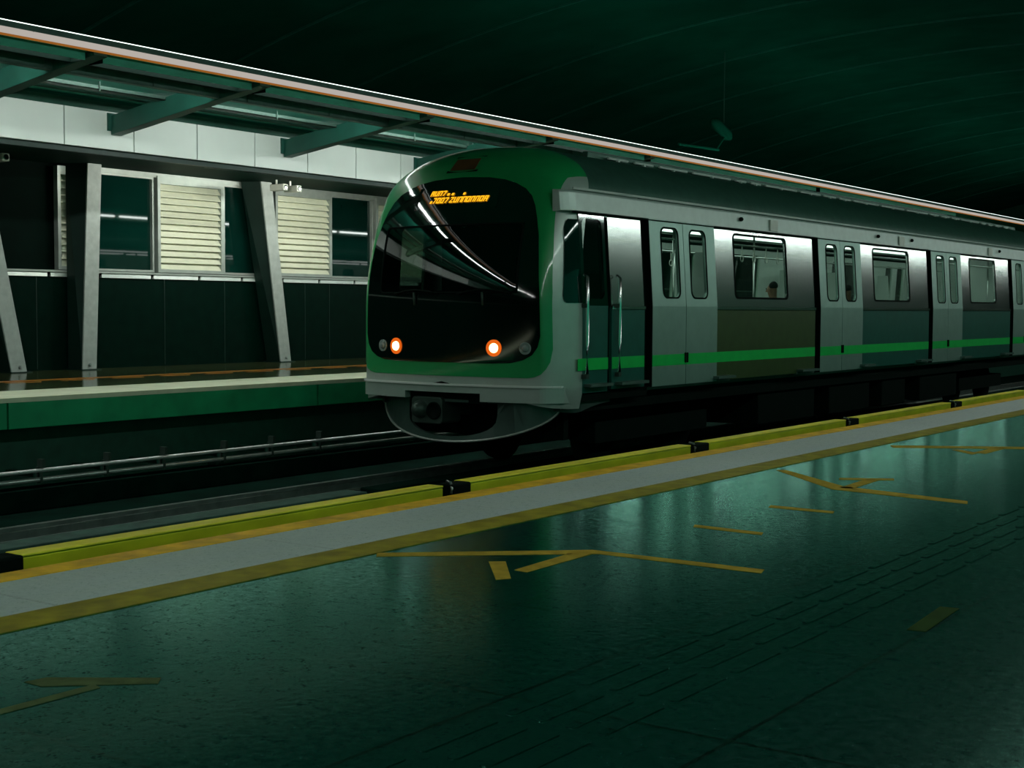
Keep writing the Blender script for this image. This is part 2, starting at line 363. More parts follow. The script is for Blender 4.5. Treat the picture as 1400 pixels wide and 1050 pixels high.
# cable trough and conduits in the recess
tag(MB().box(-12.95, -12.57, -6, 30, -1.2, -.98).build('cable_trough', 'pit', bevel=.02), 'dark concrete cable trough at the foot of the far platform', 'cable trough')
for z, r_, lab in ((-.778, .022, 'upper of two pale conduits clipped under the far platform'), (-.875, .024, 'lower of two pale conduits clipped under the far platform')):
    tag(MB().tube([(-12.60, -6, z), (-12.60, 30, z)], r_, 10).build('conduit', 'pipe', smooth=True), lab, 'pipe', 'conduits under the far platform')
cl = ['first conduit clamp from the left frame edge', 'second conduit clamp from the left frame edge', 'third conduit clamp from the left', 'fourth conduit clamp from the left', 'fifth conduit clamp, dim below the train nose', 'sixth conduit clamp, lost in shade left of the train skirt']
for i, y in enumerate((9.38, 10.27, 11.1, 12.07, 12.9, 13.8)):
    y *= 12.6/12.98
    r = tag(empty('pipe_clamp', (-12.62, y, -.92)), cl[i], 'clamp', 'conduit clamps under the far platform')
    MB().box(-12.66, -12.57, y-.02, y+.02, -.75, -.66).build('hanger', 'coupler', r)
    MB().box(-12.66, -12.63, y-.04, y-.015, -.92, -.74).build('clip', 'coupler', r); MB().box(-12.575, -12.565, y-.04, y-.015, -.91, -.80).build('clip', 'coupler', r)
    MB().box(-13.2, -12.63, y-.03, y+.05, -.86, -.81).build('bracket_arm', 'black', r)
tag(MB().box(-12.95, -12.80, 11.75, 12.5, -.975, -.945).build('offcut_plate', 'plinth', bevel=.005), 'small pale plate lying on the cable trough near the train nose', 'plate')

# rails
def rail(x, label):
    mb = MB(); z = -1.20
    prof = [(-.07, 0), (.07, 0), (.07, .012), (.012, .03), (.012, .10), (.036, .115), (.036, .15), (-.036, .15), (-.036, .115), (-.012, .10), (-.012, .03), (-.07, .012)]
    mb.prism(prof, lambda a, b: (x+a, -6, z+b), lambda a, b: (x+a, 45, z+b))
    tag(mb.build('running_rail', 'steel'), label, 'rail', 'rails of the far track')
rail(-11.0, 'steel rail under the far left wheels, thin bright line before the train')
rail(-9.45, 'steel rail of the far track nearer the camera')
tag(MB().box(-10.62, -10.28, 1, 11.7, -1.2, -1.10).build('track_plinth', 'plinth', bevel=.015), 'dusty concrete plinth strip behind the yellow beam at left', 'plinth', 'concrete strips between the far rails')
tag(MB().box(-10.62, -10.28, 11.95, 30, -1.2, -1.10).build('track_plinth', 'pit', bevel=.015), 'concrete plinth strip running under the train nose', 'plinth', 'concrete strips between the far rails')  # the train's shadow is put into this darker material

# ------------------------------------------------------------------ setting: far building wall
WX = -18.0
struct(MB().box(WX-.3, WX, -60, 66, 0, 1.43).build('wall_far', 'wallblack', loc=(0, 0, 0)))
struct(MB().box(WX-.3, WX-.12, -60, 66, 1.43, 3.3).build('wall_far_upper', 'under', loc=(0, 0, 0)))
mb = MB()
for y in (9.3, 11.1, 12.95, 15.42, 16.75, 18.74, 19.4, 20.9): mb.box(WX, WX+.006, y-.006, y+.006, 0.02, 1.42)
struct(mb.build('trim_panel_joints', 'columnside', loc=(0, 0, 0)))
struct(MB().box(WX-.15, WX+.05, -60, 66, 1.50, 1.53).build('trim_sill_top', 'frame', loc=(0, 0, 0)))
seps = [11.3, 12.3, 13.15, 14.1, 15.14, 16.15, 17.13, 18.12, 19.09, 20.07, 21.05, 22.03]
k = 1
for a, b in zip(seps[:-1], seps[1:]):
    m_ = 'sill' if a > 14 else 'frame'
    o = MB().hexa([(WX, a+.03, 1.43), (WX, b-.03, 1.43), (WX+.04, b-.03, 1.43), (WX+.04, a+.03, 1.43)],
                  [(WX, a+.05, 1.50), (WX, b-.01, 1.50), (WX+.02, b-.01, 1.50), (WX+.02, a+.05, 1.50)]).build('trim_sill_%d' % k, m_)
    struct(o); k += 1
struct(MB().box(WX-.12, WX+.02, 14.1, 17.5, 3.09, 3.16).build('trim_window_head', 'frame', loc=(0, 0, 0)))
struct(MB().box(WX-.12, WX+.02, 17.9, 30, 3.09, 3.16).build('trim_window_head_far', 'frame', loc=(0, 0, 0)))

wn = 1
def window(y0, y1, z0=1.54, z1=3.09):
    global wn
    r = struct(empty('window_%d' % wn, (WX, (y0+y1)/2, z0))); wn += 1
    MB().box(WX-.10, WX-.06, y0, y1, z0, z1).build('glass', 'winglass', r)
    f = .035
    plate([(y0, z0), (y1, z0), (y1, z1), (y0, z1)], [[(y0+f, z0+f), (y0+f, z1-f), (y1-f, z1-f), (y1-f, z0+f)]],
          lambda a, b: (WX, a, b), lambda a, b: (WX-.06, a, b)).build('window_frame', 'frame', r)
window(14.05, 15.22); window(19.45, 20.66); window(16.74, 17.75); window(22.5, 23.5)

def louvre(y0, y1, label, z0=1.54, z1=3.12):
    r = tag(empty('louvre_panel', (WX, (y0+y1)/2, z0)), label, 'louvre', 'cream louvre panels in the far wall')
    f = .055
    plate([(y0, z0), (y1, z0), (y1, z1), (y0, z1)], [[(y0+f, z0+f), (y0+f, z1-f*2.3), (y1-f, z1-f*2.3), (y1-f, z0+f)]],
          lambda a, b: (WX+.05, a, b), lambda a, b: (WX-.05, a, b)).build('louvre_frame', 'frame', r)
    mb = MB(); nsl = 13; h = (z1-z0-f*3.3)/nsl
    for i in range(nsl):
        z = z0+f+i*h
        mb.hexa([(WX+.035, y0+f, z), (WX+.035, y1-f, z), (WX+.035, y1-f, z+.012), (WX+.035, y0+f, z+.012)],
                [(WX-.04, y0+f, z+h*.93), (WX-.04, y1-f, z+h*.93), (WX-.04, y1-f, z+h*.93+.012), (WX-.04, y0+f, z+h*.93+.012)])
    mb.build('slats', 'louvre', r)
    MB().box(WX-.06, WX-.045, y0+f, y1-f, z0+f, z1-f).build('backing', 'darkint', r)
louvre(13.32, 14.0, 'narrow cream louvre panel left of the upright grey column')
louvre(15.26, 16.70, 'wide cream louvre panel in the middle, between dark glass panes')
louvre(17.95, 19.42, 'wide cream louvre panel right of the leaning column, below the cameras')
louvre(20.70, 22.4, 'cream louvre panel half hidden behind the train nose')

# soffit + white fascia band
FX = -15.5
struct(MB().box(WX-.3, FX-.06, -8, 45, 3.16, 3.30).build('soffit', 'soffit', loc=(0, 0, 0)))
struct(MB().box(FX-.14, FX-.06, -8, 45, 3.035, 3.30).build('trim_soffit_edge', 'columnside', loc=(0, 0, 0)))
fj = [11.62+1.149*i for i in range(-8, 14)]
k = 1
for a, b in zip(fj[:-1], fj[1:]):
    struct(MB().box(FX-.05, FX, a+.008, b-.008, 3.11, 3.62).build('fascia_panel_%d' % k, 'fascia', bevel=.004)); k += 1
struct(MB().box(FX-.15, FX-.05, -8, 45, 3.11, 3.75).build('wall_fascia_backing', 'black', loc=(0, 0, 0)))

# ------------------------------------------------------------------ columns
def column(yb, yt, label, w=.26, zt=3.16):
    x0, x1 = -17.95, -17.60
    r = tag(empty('steel_column', (x1, yb, 0)), label, 'column', 'steel columns of the far platform')
    def q(y, z, a, b): return [(a, y-w/2, z), (a, y+w/2, z), (b, y+w/2, z), (b, y-w/2, z)]
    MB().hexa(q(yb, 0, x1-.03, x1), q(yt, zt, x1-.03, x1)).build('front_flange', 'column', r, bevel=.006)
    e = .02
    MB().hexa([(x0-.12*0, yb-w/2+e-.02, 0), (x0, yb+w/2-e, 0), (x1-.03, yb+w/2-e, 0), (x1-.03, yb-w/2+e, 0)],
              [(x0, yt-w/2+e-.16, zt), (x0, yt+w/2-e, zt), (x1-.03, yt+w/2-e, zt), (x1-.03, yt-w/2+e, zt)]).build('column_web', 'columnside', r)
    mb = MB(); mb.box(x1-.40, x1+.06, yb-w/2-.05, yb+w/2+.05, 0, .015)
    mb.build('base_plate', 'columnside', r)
    mb = MB()
    for dy in (-.0,): mb.disc((x1, yb+dy, .08), (1, 0, 0), .025, [(1, 0), (1, .015), (.6, .03)], 10)
    mb.build('anchor_bolt', 'steel', r)
column(12.36, 11.71, 'grey leaning steel column at the left frame edge')
column(13.60, 13.74, 'nearly upright grey steel column left of the first glass pane')
column(17.84, 17.38, 'grey leaning steel column between the two wide louvre panels')
column(23.3, 23.6, 'grey steel column hidden behind the train nose')

# cctv cameras and soffit lamp
def cctv(x, y, z, label):
    r = tag(empty('security_camera', (x, y, z)), label, 'camera')
    MB().disc((x, y, z), (0, 0, -1), .06, [(1, 0), (1, .02), (.5, .05)], 14).build('mount', 'white', r)
    MB().tube([(x, y, z-.02), (x, y, z-.10)], .018, 8).build('stem', 'white', r)
    MB().box(x-.10, x+.22, y-.06, y+.06, z-.21, z-.10).build('housing', 'white', r, bevel=.015)
    MB().disc((x+.22, y, z-.155), (1, 0, 0), .04, [(1, 0), (1, .01), (.7, .012)], 14).build('lens', 'gblack', r)
cctv(-17.0, 17.02, 3.16, 'left of the twin white cameras under the soffit by the leaning column')
cctv(-17.0, 17.35, 3.16, 'right of the twin white cameras under the soffit by the leaning column')
cctv(-16.9, 11.55, 3.16, 'white camera cut by the left frame edge under the soffit')
r = tag(empty('soffit_lamp', (-17.0, 13.12, 3.16)), 'small round cream soffit lamp left of the upright column', 'lamp')
MB().disc((-17.0, 13.12, 3.165), (0, 0, -1), .10, [(1, 0), (1, .025)], 18).build('lamp_base', 'white', r)
MB().disc((-17.0, 13.12, 3.135), (0, 0, -1), .09, [(1, 0), (.95, .04), (.7, .065)], 18).build('lamp_dome', 'cream', r, True)

# ------------------------------------------------------------------ far canopy
CX = -12.60
struct(MB().add([(CX+.0, -30, 3.76), (FX-.1, -30, 3.80), (FX-.1, 60, 3.80), (CX, 60, 3.76), (CX, -30, 3.86), (FX-.1, -30, 3.95), (FX-.1, 60, 3.95), (CX, 60, 3.86)],
                [(0, 1, 2, 3), (4, 7, 6, 5), (0, 4, 5, 1), (1, 5, 6, 2), (2, 6, 7, 3), (3, 7, 4, 0)]).build('ceiling_canopy', 'canopy', loc=(0, 0, 0)))
r = tag(empty('canopy_edge_light', (CX, 15, 3.75)), 'long pinkish-white lit strip along the far canopy edge', 'light strip')
y = 9.06-1.134*34
while y < 58:
    MB().box(CX, CX+.03, y+.008, y+1.134-.008, 3.765, 3.832).build('light_panel', 'strip', r)
    y += 1.134
MB().box(CX, CX+.03, -30, 58, 3.745, 3.764).build('amber_line', 'orangeglow', r)
MB().box(CX-.04, CX+.02, -30, 58, 3.836, 3.895).build('gutter', 'tray', r)
MB().tube([(CX+.01, -30, 3.905), (CX+.01, 58, 3.905)], .005, 6).build('cove_tube', 'cove', r)
for y, lab in ((9.95, 'sloping teal canopy beam at the left frame edge'), (12.45, 'sloping teal canopy beam second from left, above the wide louvre panel'),
               (15.75, 'sloping teal canopy beam third from left, above the camera pair'), (19.0, 'canopy beam hidden behind the train roof'), (22.2, 'far canopy beam beyond the train roof')):
    t = .09
    MB2 = MB().hexa([(-12.62, y-t, 3.70), (-12.62, y+t, 3.70), (-12.62, y+t, 3.80), (-12.62, y-t, 3.80)],
                    [(FX+.02, y-t, 3.31), (FX+.02, y+t, 3.31), (FX+.02, y+t, 3.57), (FX+.02, y-t, 3.57)])
    # deepen the middle so the beam keeps its depth until it meets the canopy sheet
    MB2 = MB().prism([(FX+.02, 3.31), (-12.62, 3.715), (-12.62, 3.79), (-13.9, 3.79), (FX+.02, 3.57)], lambda a, b: (a, y-t, b), lambda a, b: (a, y+t, b))
    o = MB2.build('canopy_beam', 'beam', bevel=.006); tag(o, lab, 'beam', 'beams under the far canopy')
    MB().box(FX, FX+.03, y-.14, y+.14, 3.36, 3.60).build('end_plate', 'beam', o)
for x, z, w, lab in ((-14.45, 3.68, .16, 'inner galvanised cable tray under the far canopy'),):
    r = tag(empty('cable_tray', (x, 15, z)), lab, 'cable tray')
    MB().box(x-w/2, x+w/2, -8, 45, z, z+.012).box(x+w/2-.006, x+w/2, -8, 45, z, z+.055).box(x-w/2, x-w/2+.006, -8, 45, z, z+.055).build('tray', 'tray', r)
    for y in [8.2+1.55*i for i in range(14)]: MB().tube([(x+w/2+.01, y, z-.02), (x+w/2+.01, y, 3.80)], .011, 6).build('hanger_rod', 'tray', r)
tag(MB().tube([(-14.95, -8, 3.74), (-14.95, 45, 3.74)], .03, 10).build('service_pipe', 'beam', smooth=True), 'thin dark pipe beside the white cladding band', 'pipe')
# added lamps washing the white cladding, in a channel shaped to conceal them
TX, TZ = -13.35, 3.63
r = tag(empty('light_channel', (TX, 15, TZ)), 'outer steel channel under the far canopy, open towards the white cladding, hiding added lamps', 'channel')
MB().box(TX-.012, TX, -8, 45, TZ, TZ+.12).box(TX-.10, TX, -8, 45, TZ-.008, TZ+.004).box(TX-.10, TX, -8, 45, TZ+.118, TZ+.13).build('channel', 'tray', r)
for y in [8.2+1.55*i for i in range(14)]: MB().tube([(TX+.008, y, TZ), (TX+.008, y, 3.78)], .011, 6).build('hanger_rod', 'tray', r)
bm_ = [-4, 3, 9.95, 12.45, 15.75, 19.0, 22.2, 28, 35]
for ya, yb in zip(bm_[:-1], bm_[1:]):
    ya, yb = ya+.40, yb-.40
    MB().add([(TX-.03, ya, TZ+.02), (TX-.03, yb, TZ+.02), (TX-.03, yb, TZ+.11), (TX-.03, ya, TZ+.11)], [(0, 1, 2, 3)]).build('lamp_diffuser', 'batten', r, normals=False)
# added lamps, unseen behind the lowered soffit edge, wash the far wall and louvres
for i, y in enumerate((15.0, 18.05)):
    r = tag(empty('added_louvre_lamp', (-15.72, y, 3.05)), 'slim added lamp hidden behind the soffit edge, washing the %s louvre panel' % ('middle' if i == 0 else 'right hand'), 'lamp', 'added lamps behind the soffit edge')
    MB().box(-15.68, -15.64, y-.82, y+.82, 3.03, 3.16).build('lamp_housing', 'beam', r)
    MB().add([(-15.685, y-.8, 3.045), (-15.685, y+.8, 3.045), (-15.685, y+.8, 3.145), (-15.685, y-.8, 3.145)], [(0, 3, 2, 1)]).build('lamp_diffuser', 'cornice', r, normals=False)
# deep-skirted downlights under the canopy edge: they light the platform edge and the train, their lamps hidden from the side
bl = [-28, -14, 0, 9.95, 12.45, 15.75, 19.0, 22.2, 30, 40]
for i, (ya, yb) in enumerate(zip(bl[:-1], bl[1:])):
    ya, yb = ya+.12, yb-.12
    r = tag(empty('slot_downlight', (-12.86, (ya+yb)/2, 3.655)), 'deep slot downlight under the far canopy edge', 'lamp', 'slot downlights under the far canopy edge')
    MB().box(-12.98, -12.97, ya, yb, 3.67, 3.77).box(-12.75, -12.74, ya, yb, 3.67, 3.77).box(-12.97, -12.75, ya, ya+.01, 3.67, 3.77).box(-12.97, -12.75, yb-.01, yb, 3.67, 3.77).build('lamp_skirt', 'skirtblack', r)
    MB().box(-12.738, -12.732, ya, yb, 3.668, 3.77).build('lamp_cover', 'canopy', r)
    MB().add([(-12.965, ya+.02, 3.755), (-12.755, ya+.02, 3.755), (-12.755, yb-.02, 3.755), (-12.965, yb-.02, 3.755)], [(0, 3, 2, 1)]).build('lamp_diffuser', 'slot', r, normals=False)
# added cove tube, unseen behind the gutter, put in to brighten the vault
tag(MB().tube([(-13.3, -28, 3.98), (-13.3, 58, 3.98)], .02, 8).build('added_vault_lamp', 'addedcove', smooth=True), 'long added cove tube lying on top of the far canopy behind the gutter', 'lamp')

# ------------------------------------------------------------------ vault over everything
VX0, VX1 = -19.5, -.4
def vault_z(x): return 6.9-.0137*(x+9.4)**2
NT = 30
mb = MB(); vs = []; fs = []
for Y in (-60, 66):
    for i in range(NT+1):
        x = VX0+(VX1-VX0)*i/NT; vs.append((x, Y, vault_z(x)))
for Y in (-60, 66):
    for i in range(NT+1):
        x = VX0+(VX1-VX0)*i/NT; vs.append((x, Y, vault_z(x)+.25))
N1 = NT+1
for i in range(NT): fs += [(i, i+1, N1+i+1, N1+i), (2*N1+i+1, 2*N1+i, 3*N1+i, 3*N1+i+1)]
mb.add(vs, fs)
struct(mb.build('ceiling', 'vault', smooth=False, loc=(0, 0, 0), normals=False))
for k in range(14):
    Y = 14.9+3.4*k; vs = []; fs = []
    for i in range(NT+1):
        x = VX0+(VX1-VX0)*i/NT; z = vault_z(x)
        vs += [(x, Y-.022, z-.03), (x, Y+.022, z-.03), (x, Y+.04, z+.01), (x, Y-.04, z+.01)]
    for i in range(NT):
        for j in range(4): fs.append((i*4+j, i*4+(j+1) % 4, (i+1)*4+(j+1) % 4, (i+1)*4+j))
    struct(MB().add(vs, fs).build('ceiling_rib_%d' % (k+1), 'rib', loc=(0, 0, 0)))
struct(MB().box(-19.6, -18.3, -60, 66, 3.3, 3.5).build('wall_left_ledge', 'black', loc=(0, 0, 0)))
struct(MB().box(-19.8, -19.5, -60, 66, 3.3, 5.8).build('wall_left_upper', 'vault', loc=(0, 0, 0)))
struct(MB().box(-20, 45, 66, 66.3, -1.4, 10).build('wall_end', 'black', loc=(0, 0, 0)))
struct(MB().box(-20, 12, -60.3, -60, -1.4, 10).build('wall_end_behind', 'black', loc=(0, 0, 0)))
# bracket lamp hanging from the vault
r = tag(empty('bracket_light', (-14, 27.6, 4.5)), 'small dim bracket light hung below the vault above the canopy line', 'lamp')
MB().tube([(-14, 25.7, 4.40), (-14, 27.5, 4.45)], .03, 8).build('arm', 'vault', r)
MB().tube([(-14, 27.4, 4.45), (-14, 27.75, 4.75)], .025, 8).build('post', 'vault', r)
MB().tube([(-14.0, 27.2, 5.05), (-14.0, 27.35, 5.02), (-14.0, 27.9, 4.82), (-14.0, 28.05, 4.76)], [.05, .13, .13, .06], 10).build('lamp_head', 'vault', r, True)

MB().tube([(-14, 27.75, 4.75), (-14, 27.75, 6.60)], .012, 6).build('drop_rod', 'black', r)

# ------------------------------------------------------------------ near canopy (unseen, over the camera), added reflector panels, strip lights
NF = -2.5
struct(MB().box(NF, 14, -50, 66, 5.6, 5.75).build('ceiling_near_canopy', 'black', loc=(0, 0, 0)))  # unseen; stretched wide and black to keep ambient out of the train's reflections
for k in range(27):
    y = -12+3*k
    struct(MB().box(NF, NF+.05, y+.008, y+2.992, 3.9, 5.75).build('near_reflector_panel_%d' % (k+1), 'nearreflector', bevel=.004))  # added unseen panels, a bright reflection for the upper train side
for i, y in enumerate([-10+3.2*k for k in range(23)]):
    r = tag(empty('linear_luminaire', (-2.78, y, 3.5)), 'linear fluorescent luminaire hung along the near platform edge overhead', 'lamp', 'linear luminaires over the near platform')
    MB().box(-2.71, -2.70, y-1.55, y+1.55, 3.56, 3.74).box(-2.80, -2.70, y-1.55, y+1.55, 3.735, 3.745).build('lamp_shield', 'tray', r)
    MB().tube([(-2.78, y-1.5, 3.66), (-2.78, y+1.5, 3.66)], .03, 10).build('lamp_tube', 'tube', r, True)
    for dy in (-1, 1): MB().tube([(-2.705, y+dy, 3.74), (NF, y+dy, 4.1)], .01, 6).build('hanger', 'tray', r)

# ------------------------------------------------------------------ the train
XC = -10.2; YEND = 34.6
PROF = [(1.50, -.20), (1.54, .0), (1.54, 1.0), (1.465, 2.12), (1.43, 2.30)]
arch = []
for k in range(1, 25):
    a = math.pi/2*k/24; arch.append((1.43*math.cos(a)**.82 if k < 24 else 0., 2.30+.65*math.sin(a)**.95))
PROF += arch
def hw(z):
    if z <= PROF[0][1]: return PROF[0][0]
    for (w0, z0), (w1, z1) in zip(PROF[:-1], PROF[1:]):
        if z0 <= z <= z1: return w0+(w1-w0)*(z-z0)/max(z1-z0, 1e-9)
    return 0.
FULL = [(w_, z_) for w_, z_ in PROF]+[(-w_, z_) for w_, z_ in PROF[-2::-1]]
def odist(x, z):
    best = 9
    for (x0, z0), (x1, z1) in zip(FULL[:-1], FULL[1:]):
        dx, dz = x1-x0, z1-z0; l = dx*dx+dz*dz
        t = max(0, min(1, ((x-x0)*dx+(z-z0)*dz)/max(l, 1e-9)))
        best = min(best, math.hypot(x0+dx*t-x, z0+dz*t-z))
    return best
RX, RY = .25, .45
def nose(x, z):
    """front skin of the train: y for an offset x from the centre line and a height z"""
    d = odist(x, z) if abs(x) < hw(z) else 0.
    q = 1-min(d/RX, 1)
    return 12.93+.17*max(z-1.0, 0)**2+.105*x*x+RY*(1-math.sqrt(max(0, 1-q*q)))
def npt(x, z, off=0.): return (XC+x, nose(x, z)-off, z)

train = tag(empty('metro_train', (XC, 23.5, -1.05)), 'silver metro train with a green nose and lit headlights arriving on the far track', 'train')
def interp(tab, z):
    for (z0, a), (z1, b) in zip(tab[:-1], tab[1:]):
        if z0 <= z <= z1: return a+(b-a)*(z-z0)/max(z1-z0, 1e-9)
    return tab[0][1] if z < tab[0][0] else tab[-1][1]
GL = [(.325, .70), (.335, .95), (.37, 1.10), (.43, 1.21), (.52, 1.275), (.65, 1.305), (1.15, 1.29), (1.55, 1.255), (1.8, 1.22), (2.0, 1.165), (2.15, 1.11), (2.27, 1.04), (2.36, .94), (2.43, .80), (2.48, .64), (2.515, .42), (2.53, .15), (2.535, .0)]
GR = [(.165, 1.15), (.18, 1.24), (.21, 1.31), (.27, 1.36), (.35, 1.395), (.50, 1.415), (1.15, 1.405), (1.65, 1.375), (2.2, 1.32), (2.32, 1.315)]
def green_w(z):
    if z <= 2.32: return interp(GR, z)
    # follows the roof arch, inset 3 cm
    zz = 2.32+(z-2.32)*(2.95-2.32)/(2.93-2.32)
    return max(0, min(1.315, hw(min(zz, 2.95))-.012)) if z < 2.93 else 0.
WIN = (-1.0, 1.0, 1.17, 1.93)       # windscreen pane (x range, z range)
def in_win(x, z, m=0.): return WIN[0]+m < x < WIN[1]-m and WIN[2]+m < z < WIN[3]-m

# --- silver nose shell: rings from the body outline to the spine, plus one ring back to the body
def ring_q(w_, z_, q):
    zs = min(max(z_, .1), 1.7)
    return (w_*(1-q), z_+(zs-z_)*q)
QS = [0, .006, .015, .03, .05, .075, .1, .13, .17, .22, .3, .4, .5, .6, .7, .8, .9, .97, 1.0]
OUT = []
for (x0, z0), (x1, z1) in zip(FULL[:-1], FULL[1:]):
    n_ = max(1, int(math.hypot(x1-x0, z1-z0)/.06))
    for j in range(n_): OUT.append((x0+(x1-x0)*j/n_, z0+(z1-z0)*j/n_))
OUT.append(FULL[-1])
vs, fs, rfs, gfs = [], [], [], []
NO = len(OUT)
for (x, z) in OUT: vs.append((XC+x, 14.95 if z < 2.14 else 15.05, z))
for q in QS:
    for (x, z) in OUT:
        a, b = ring_q(x, z, q); vs.append((XC+a, nose(a, b) if q else nose(x, z), b))
for i in range(len(QS)):
    for k in range(NO-1):
        xm = sum(vs[j][0] for j in (i*NO+k, (i+1)*NO+k+1))/2-XC; zm = sum(vs[j][2] for j in (i*NO+k, (i+1)*NO+k+1))/2
        if i > 0 and in_win(xm, zm, -.03): continue
        if i == 0 and zm > 2.36: rfs.append((i*NO+k, i*NO+k+1, (i+1)*NO+k+1, (i+1)*NO+k)); continue
        if i == 0 and xm > 0 and zm < 2.08: continue          # right cab side is built in panels
        if i == 0 and xm < 0 and -.10 < zm < 2.08: continue          # left cab window
        (gfs if i > 0 and zm > 2.50 else fs).append((i*NO+k, i*NO+k+1, (i+1)*NO+k+1, (i+1)*NO+k))
shell = MB().add(vs, fs).build('nose_shell', 'silver', train, True)
MB().add(vs, gfs).build('nose_cap', 'mask', train, True)['label'] = 'green painted nose cap'
MB().add(vs, rfs).build('nose_roof', 'roof', train, True)

def rows(tabfn, zs, off, cols=44, skip=None):
    """skin between -w(z) and +w(z) on the nose, row by row"""
    vs, fs = [], []
    for z in zs:
        w_ = tabfn(z)
        for c in range(cols+1):
            t = -1+2*c/cols; t = math.sin(t*math.pi/2)*.35+t*.65
            vs.append(npt(w_*t, z, off))
    for r_ in range(len(zs)-1):
        for c in range(cols):
            i = r_*(cols+1)+c
            xm = (vs[i][0]+vs[i+cols+2][0])/2-XC; zm = (vs[i][2]+vs[i+cols+2][2])/2
            if skip and skip(xm, zm): continue
            fs.append((i, i+1, i+cols+2, i+cols+1))
    return vs, fs
zs = sorted(set([t[0] for t in GR]+[.165+(2.925-.165)*i/70 for i in range(71)]+[2.85, 2.88, 2.90, 2.91, 2.918, 2.923, 2.927]))
v_, f_ = rows(green_w, zs, .008, 60, lambda x, z: abs(x) < interp(GL, z)-.06 and .38 < z < 2.45)
mk = MB().add(v_, f_).build('front_mask', 'mask', train, True); mk['label'] = 'green painted nose surround'
zs = sorted(set([t[0] for t in GL]+[WIN[2], WIN[3]]+[.325+(2.535-.325)*i/50 for i in range(51)]))
v_, f_ = rows(lambda z: interp(GL, z), zs, .016, 64, lambda x, z: in_win(x, z))
MB().add(v_, f_).build('black_surround', 'gblack', train, True)['label'] = 'gloss black panel filling the nose'
# windscreen pane
nx, nz = 30, 14; vs, fs = [], []
for j in range(nz+1):
    for i in range(nx+1):
        vs.append(npt(WIN[0]-.03+(WIN[1]-WIN[0]+.06)*i/nx, WIN[2]-.03+(WIN[3]-WIN[2]+.06)*j/nz, .018))
for j in range(nz):
    for i in range(nx): k = j*(nx+1)+i; fs.append((k, k+1, k+nx+2, k+nx+1))
ws = MB().add(vs, fs).build('windscreen', 'wscreen', train, True)
# thin rubber line round the pane
mb = MB(); lp = [(x, z) for x, z in rrect(WIN[0]-.02, WIN[1]+.02, WIN[2]-.02, WIN[3]+.02, .05)]
lp2 = []
for (x0, z0), (x1, z1) in zip(lp, lp[1:]+lp[:1]):
    for j in range(6): lp2.append(npt(x0+(x1-x0)*j/6, z0+(z1-z0)*j/6, .02))
mb.tube(lp2+[lp2[0]], .012, 6, False); mb.build('screen_gasket', 'rubber', ws, True)
# wipers parked across the foot of the screen
for s_, x0, x1 in ((1, -.75, -.05), (2, .25, .95)):
    wp = MB().tube([npt(x0+(x1-x0)*j/8, 1.13+.05*math.sin(j/8*3), .045) for j in range(9)], .012, 6).build('wiper', 'rubber', train, True)
    MB().tube([npt(x0+(x1-x0)*.5, 1.0, .03), npt(x0+(x1-x0)*.5, 1.15, .05)], .014, 6).build('wiper_arm', 'coupler', wp, True)

# destination display
def npatch(poly, off, thick):
    return MB().prism(poly, lambda x, z: npt(x, z, off), lambda x, z: npt(x, z, off+thick))
dd = npatch([(-.62, 2.15), (.62, 2.15), (.60, 2.42), (-.60, 2.42)], .017, .006).build('destination_display', 'gblack', train)
random.seed(3)
mb = MB()
def glyphs(z0, h, x0, segs, slant=.34):
    for (a, wd, kind) in segs:
        x = x0+a
        def pg(pts):
            mb.prism([(x+px*wd+slant*pz*h, z0+pz*h) for px, pz in pts], lambda u, v: npt(u, v, .0245), lambda u, v: npt(u, v, .028))
        t = min(.34, .014/wd)
        hh = .014/h
        if kind == 'I': pg([(0, 0), (.8, 0), (.8, 1), (0, 1)])
        elif kind == 'O':
            pg([(0, 0), (t, 0), (t, 1), (0, 1)]); pg([(1-t, 0), (1, 0), (1, 1), (1-t, 1)]); pg([(t, 0), (1-t, 0), (1-t, hh), (t, hh)]); pg([(t, 1-hh), (1-t, 1-hh), (1-t, 1), (t, 1)])
        elif kind == 'A':
            pg([(0, 0), (t, 0), (t, 1), (0, 1)]); pg([(1-t, 0), (1, 0), (1, 1), (1-t, 1)]); pg([(t, 1-hh), (1-t, 1-hh), (1-t, 1), (t, 1)]); pg([(t, .4), (1-t, .4), (1-t, .4+hh), (t, .4+hh)])
        elif kind == 'N':
            pg([(0, 0), (t, 0), (t, 1), (0, 1)]); pg([(1-t, 0), (1, 0), (1, 1), (1-t, 1)]); pg([(t, 1-hh), (1-t, 1-hh), (1-t, 1), (t, 1)])
        elif kind == 'Z':
            pg([(0, 0), (1, 0), (1, hh), (0, hh)]); pg([(0, 1-hh), (1, 1-hh), (1, 1), (0, 1)]); pg([(0, hh), (t, hh), (1, 1-hh), (1-t, 1-hh)])
        elif kind == '7':
            pg([(0, 1-hh), (1, 1-hh), (1, 1), (0, 1)]); pg([(.3, 0), (.3+t, 0), (1, 1-hh), (1-t, 1-hh)])
        elif kind == '.': pg([(0, 0), (1, 0), (1, .45), (0, .45)])
        elif kind == 'U':
            pg([(0, 0), (t, 0), (t, 1), (0, 1)]); pg([(1-t, 0), (1, 0), (1, 1), (1-t, 1)]); pg([(t, 0), (1-t, 0), (1-t, hh), (t, hh)])
g = .062
glyphs(2.315, .062, -.40, [(0, .05, 'A'), (g, .05, 'U'), (2*g, .05, 'N'), (3*g, .05, '7'), (4.3*g, .034, '.'), (5.4*g, .034, '.'), (8.2*g, .03, '.')])
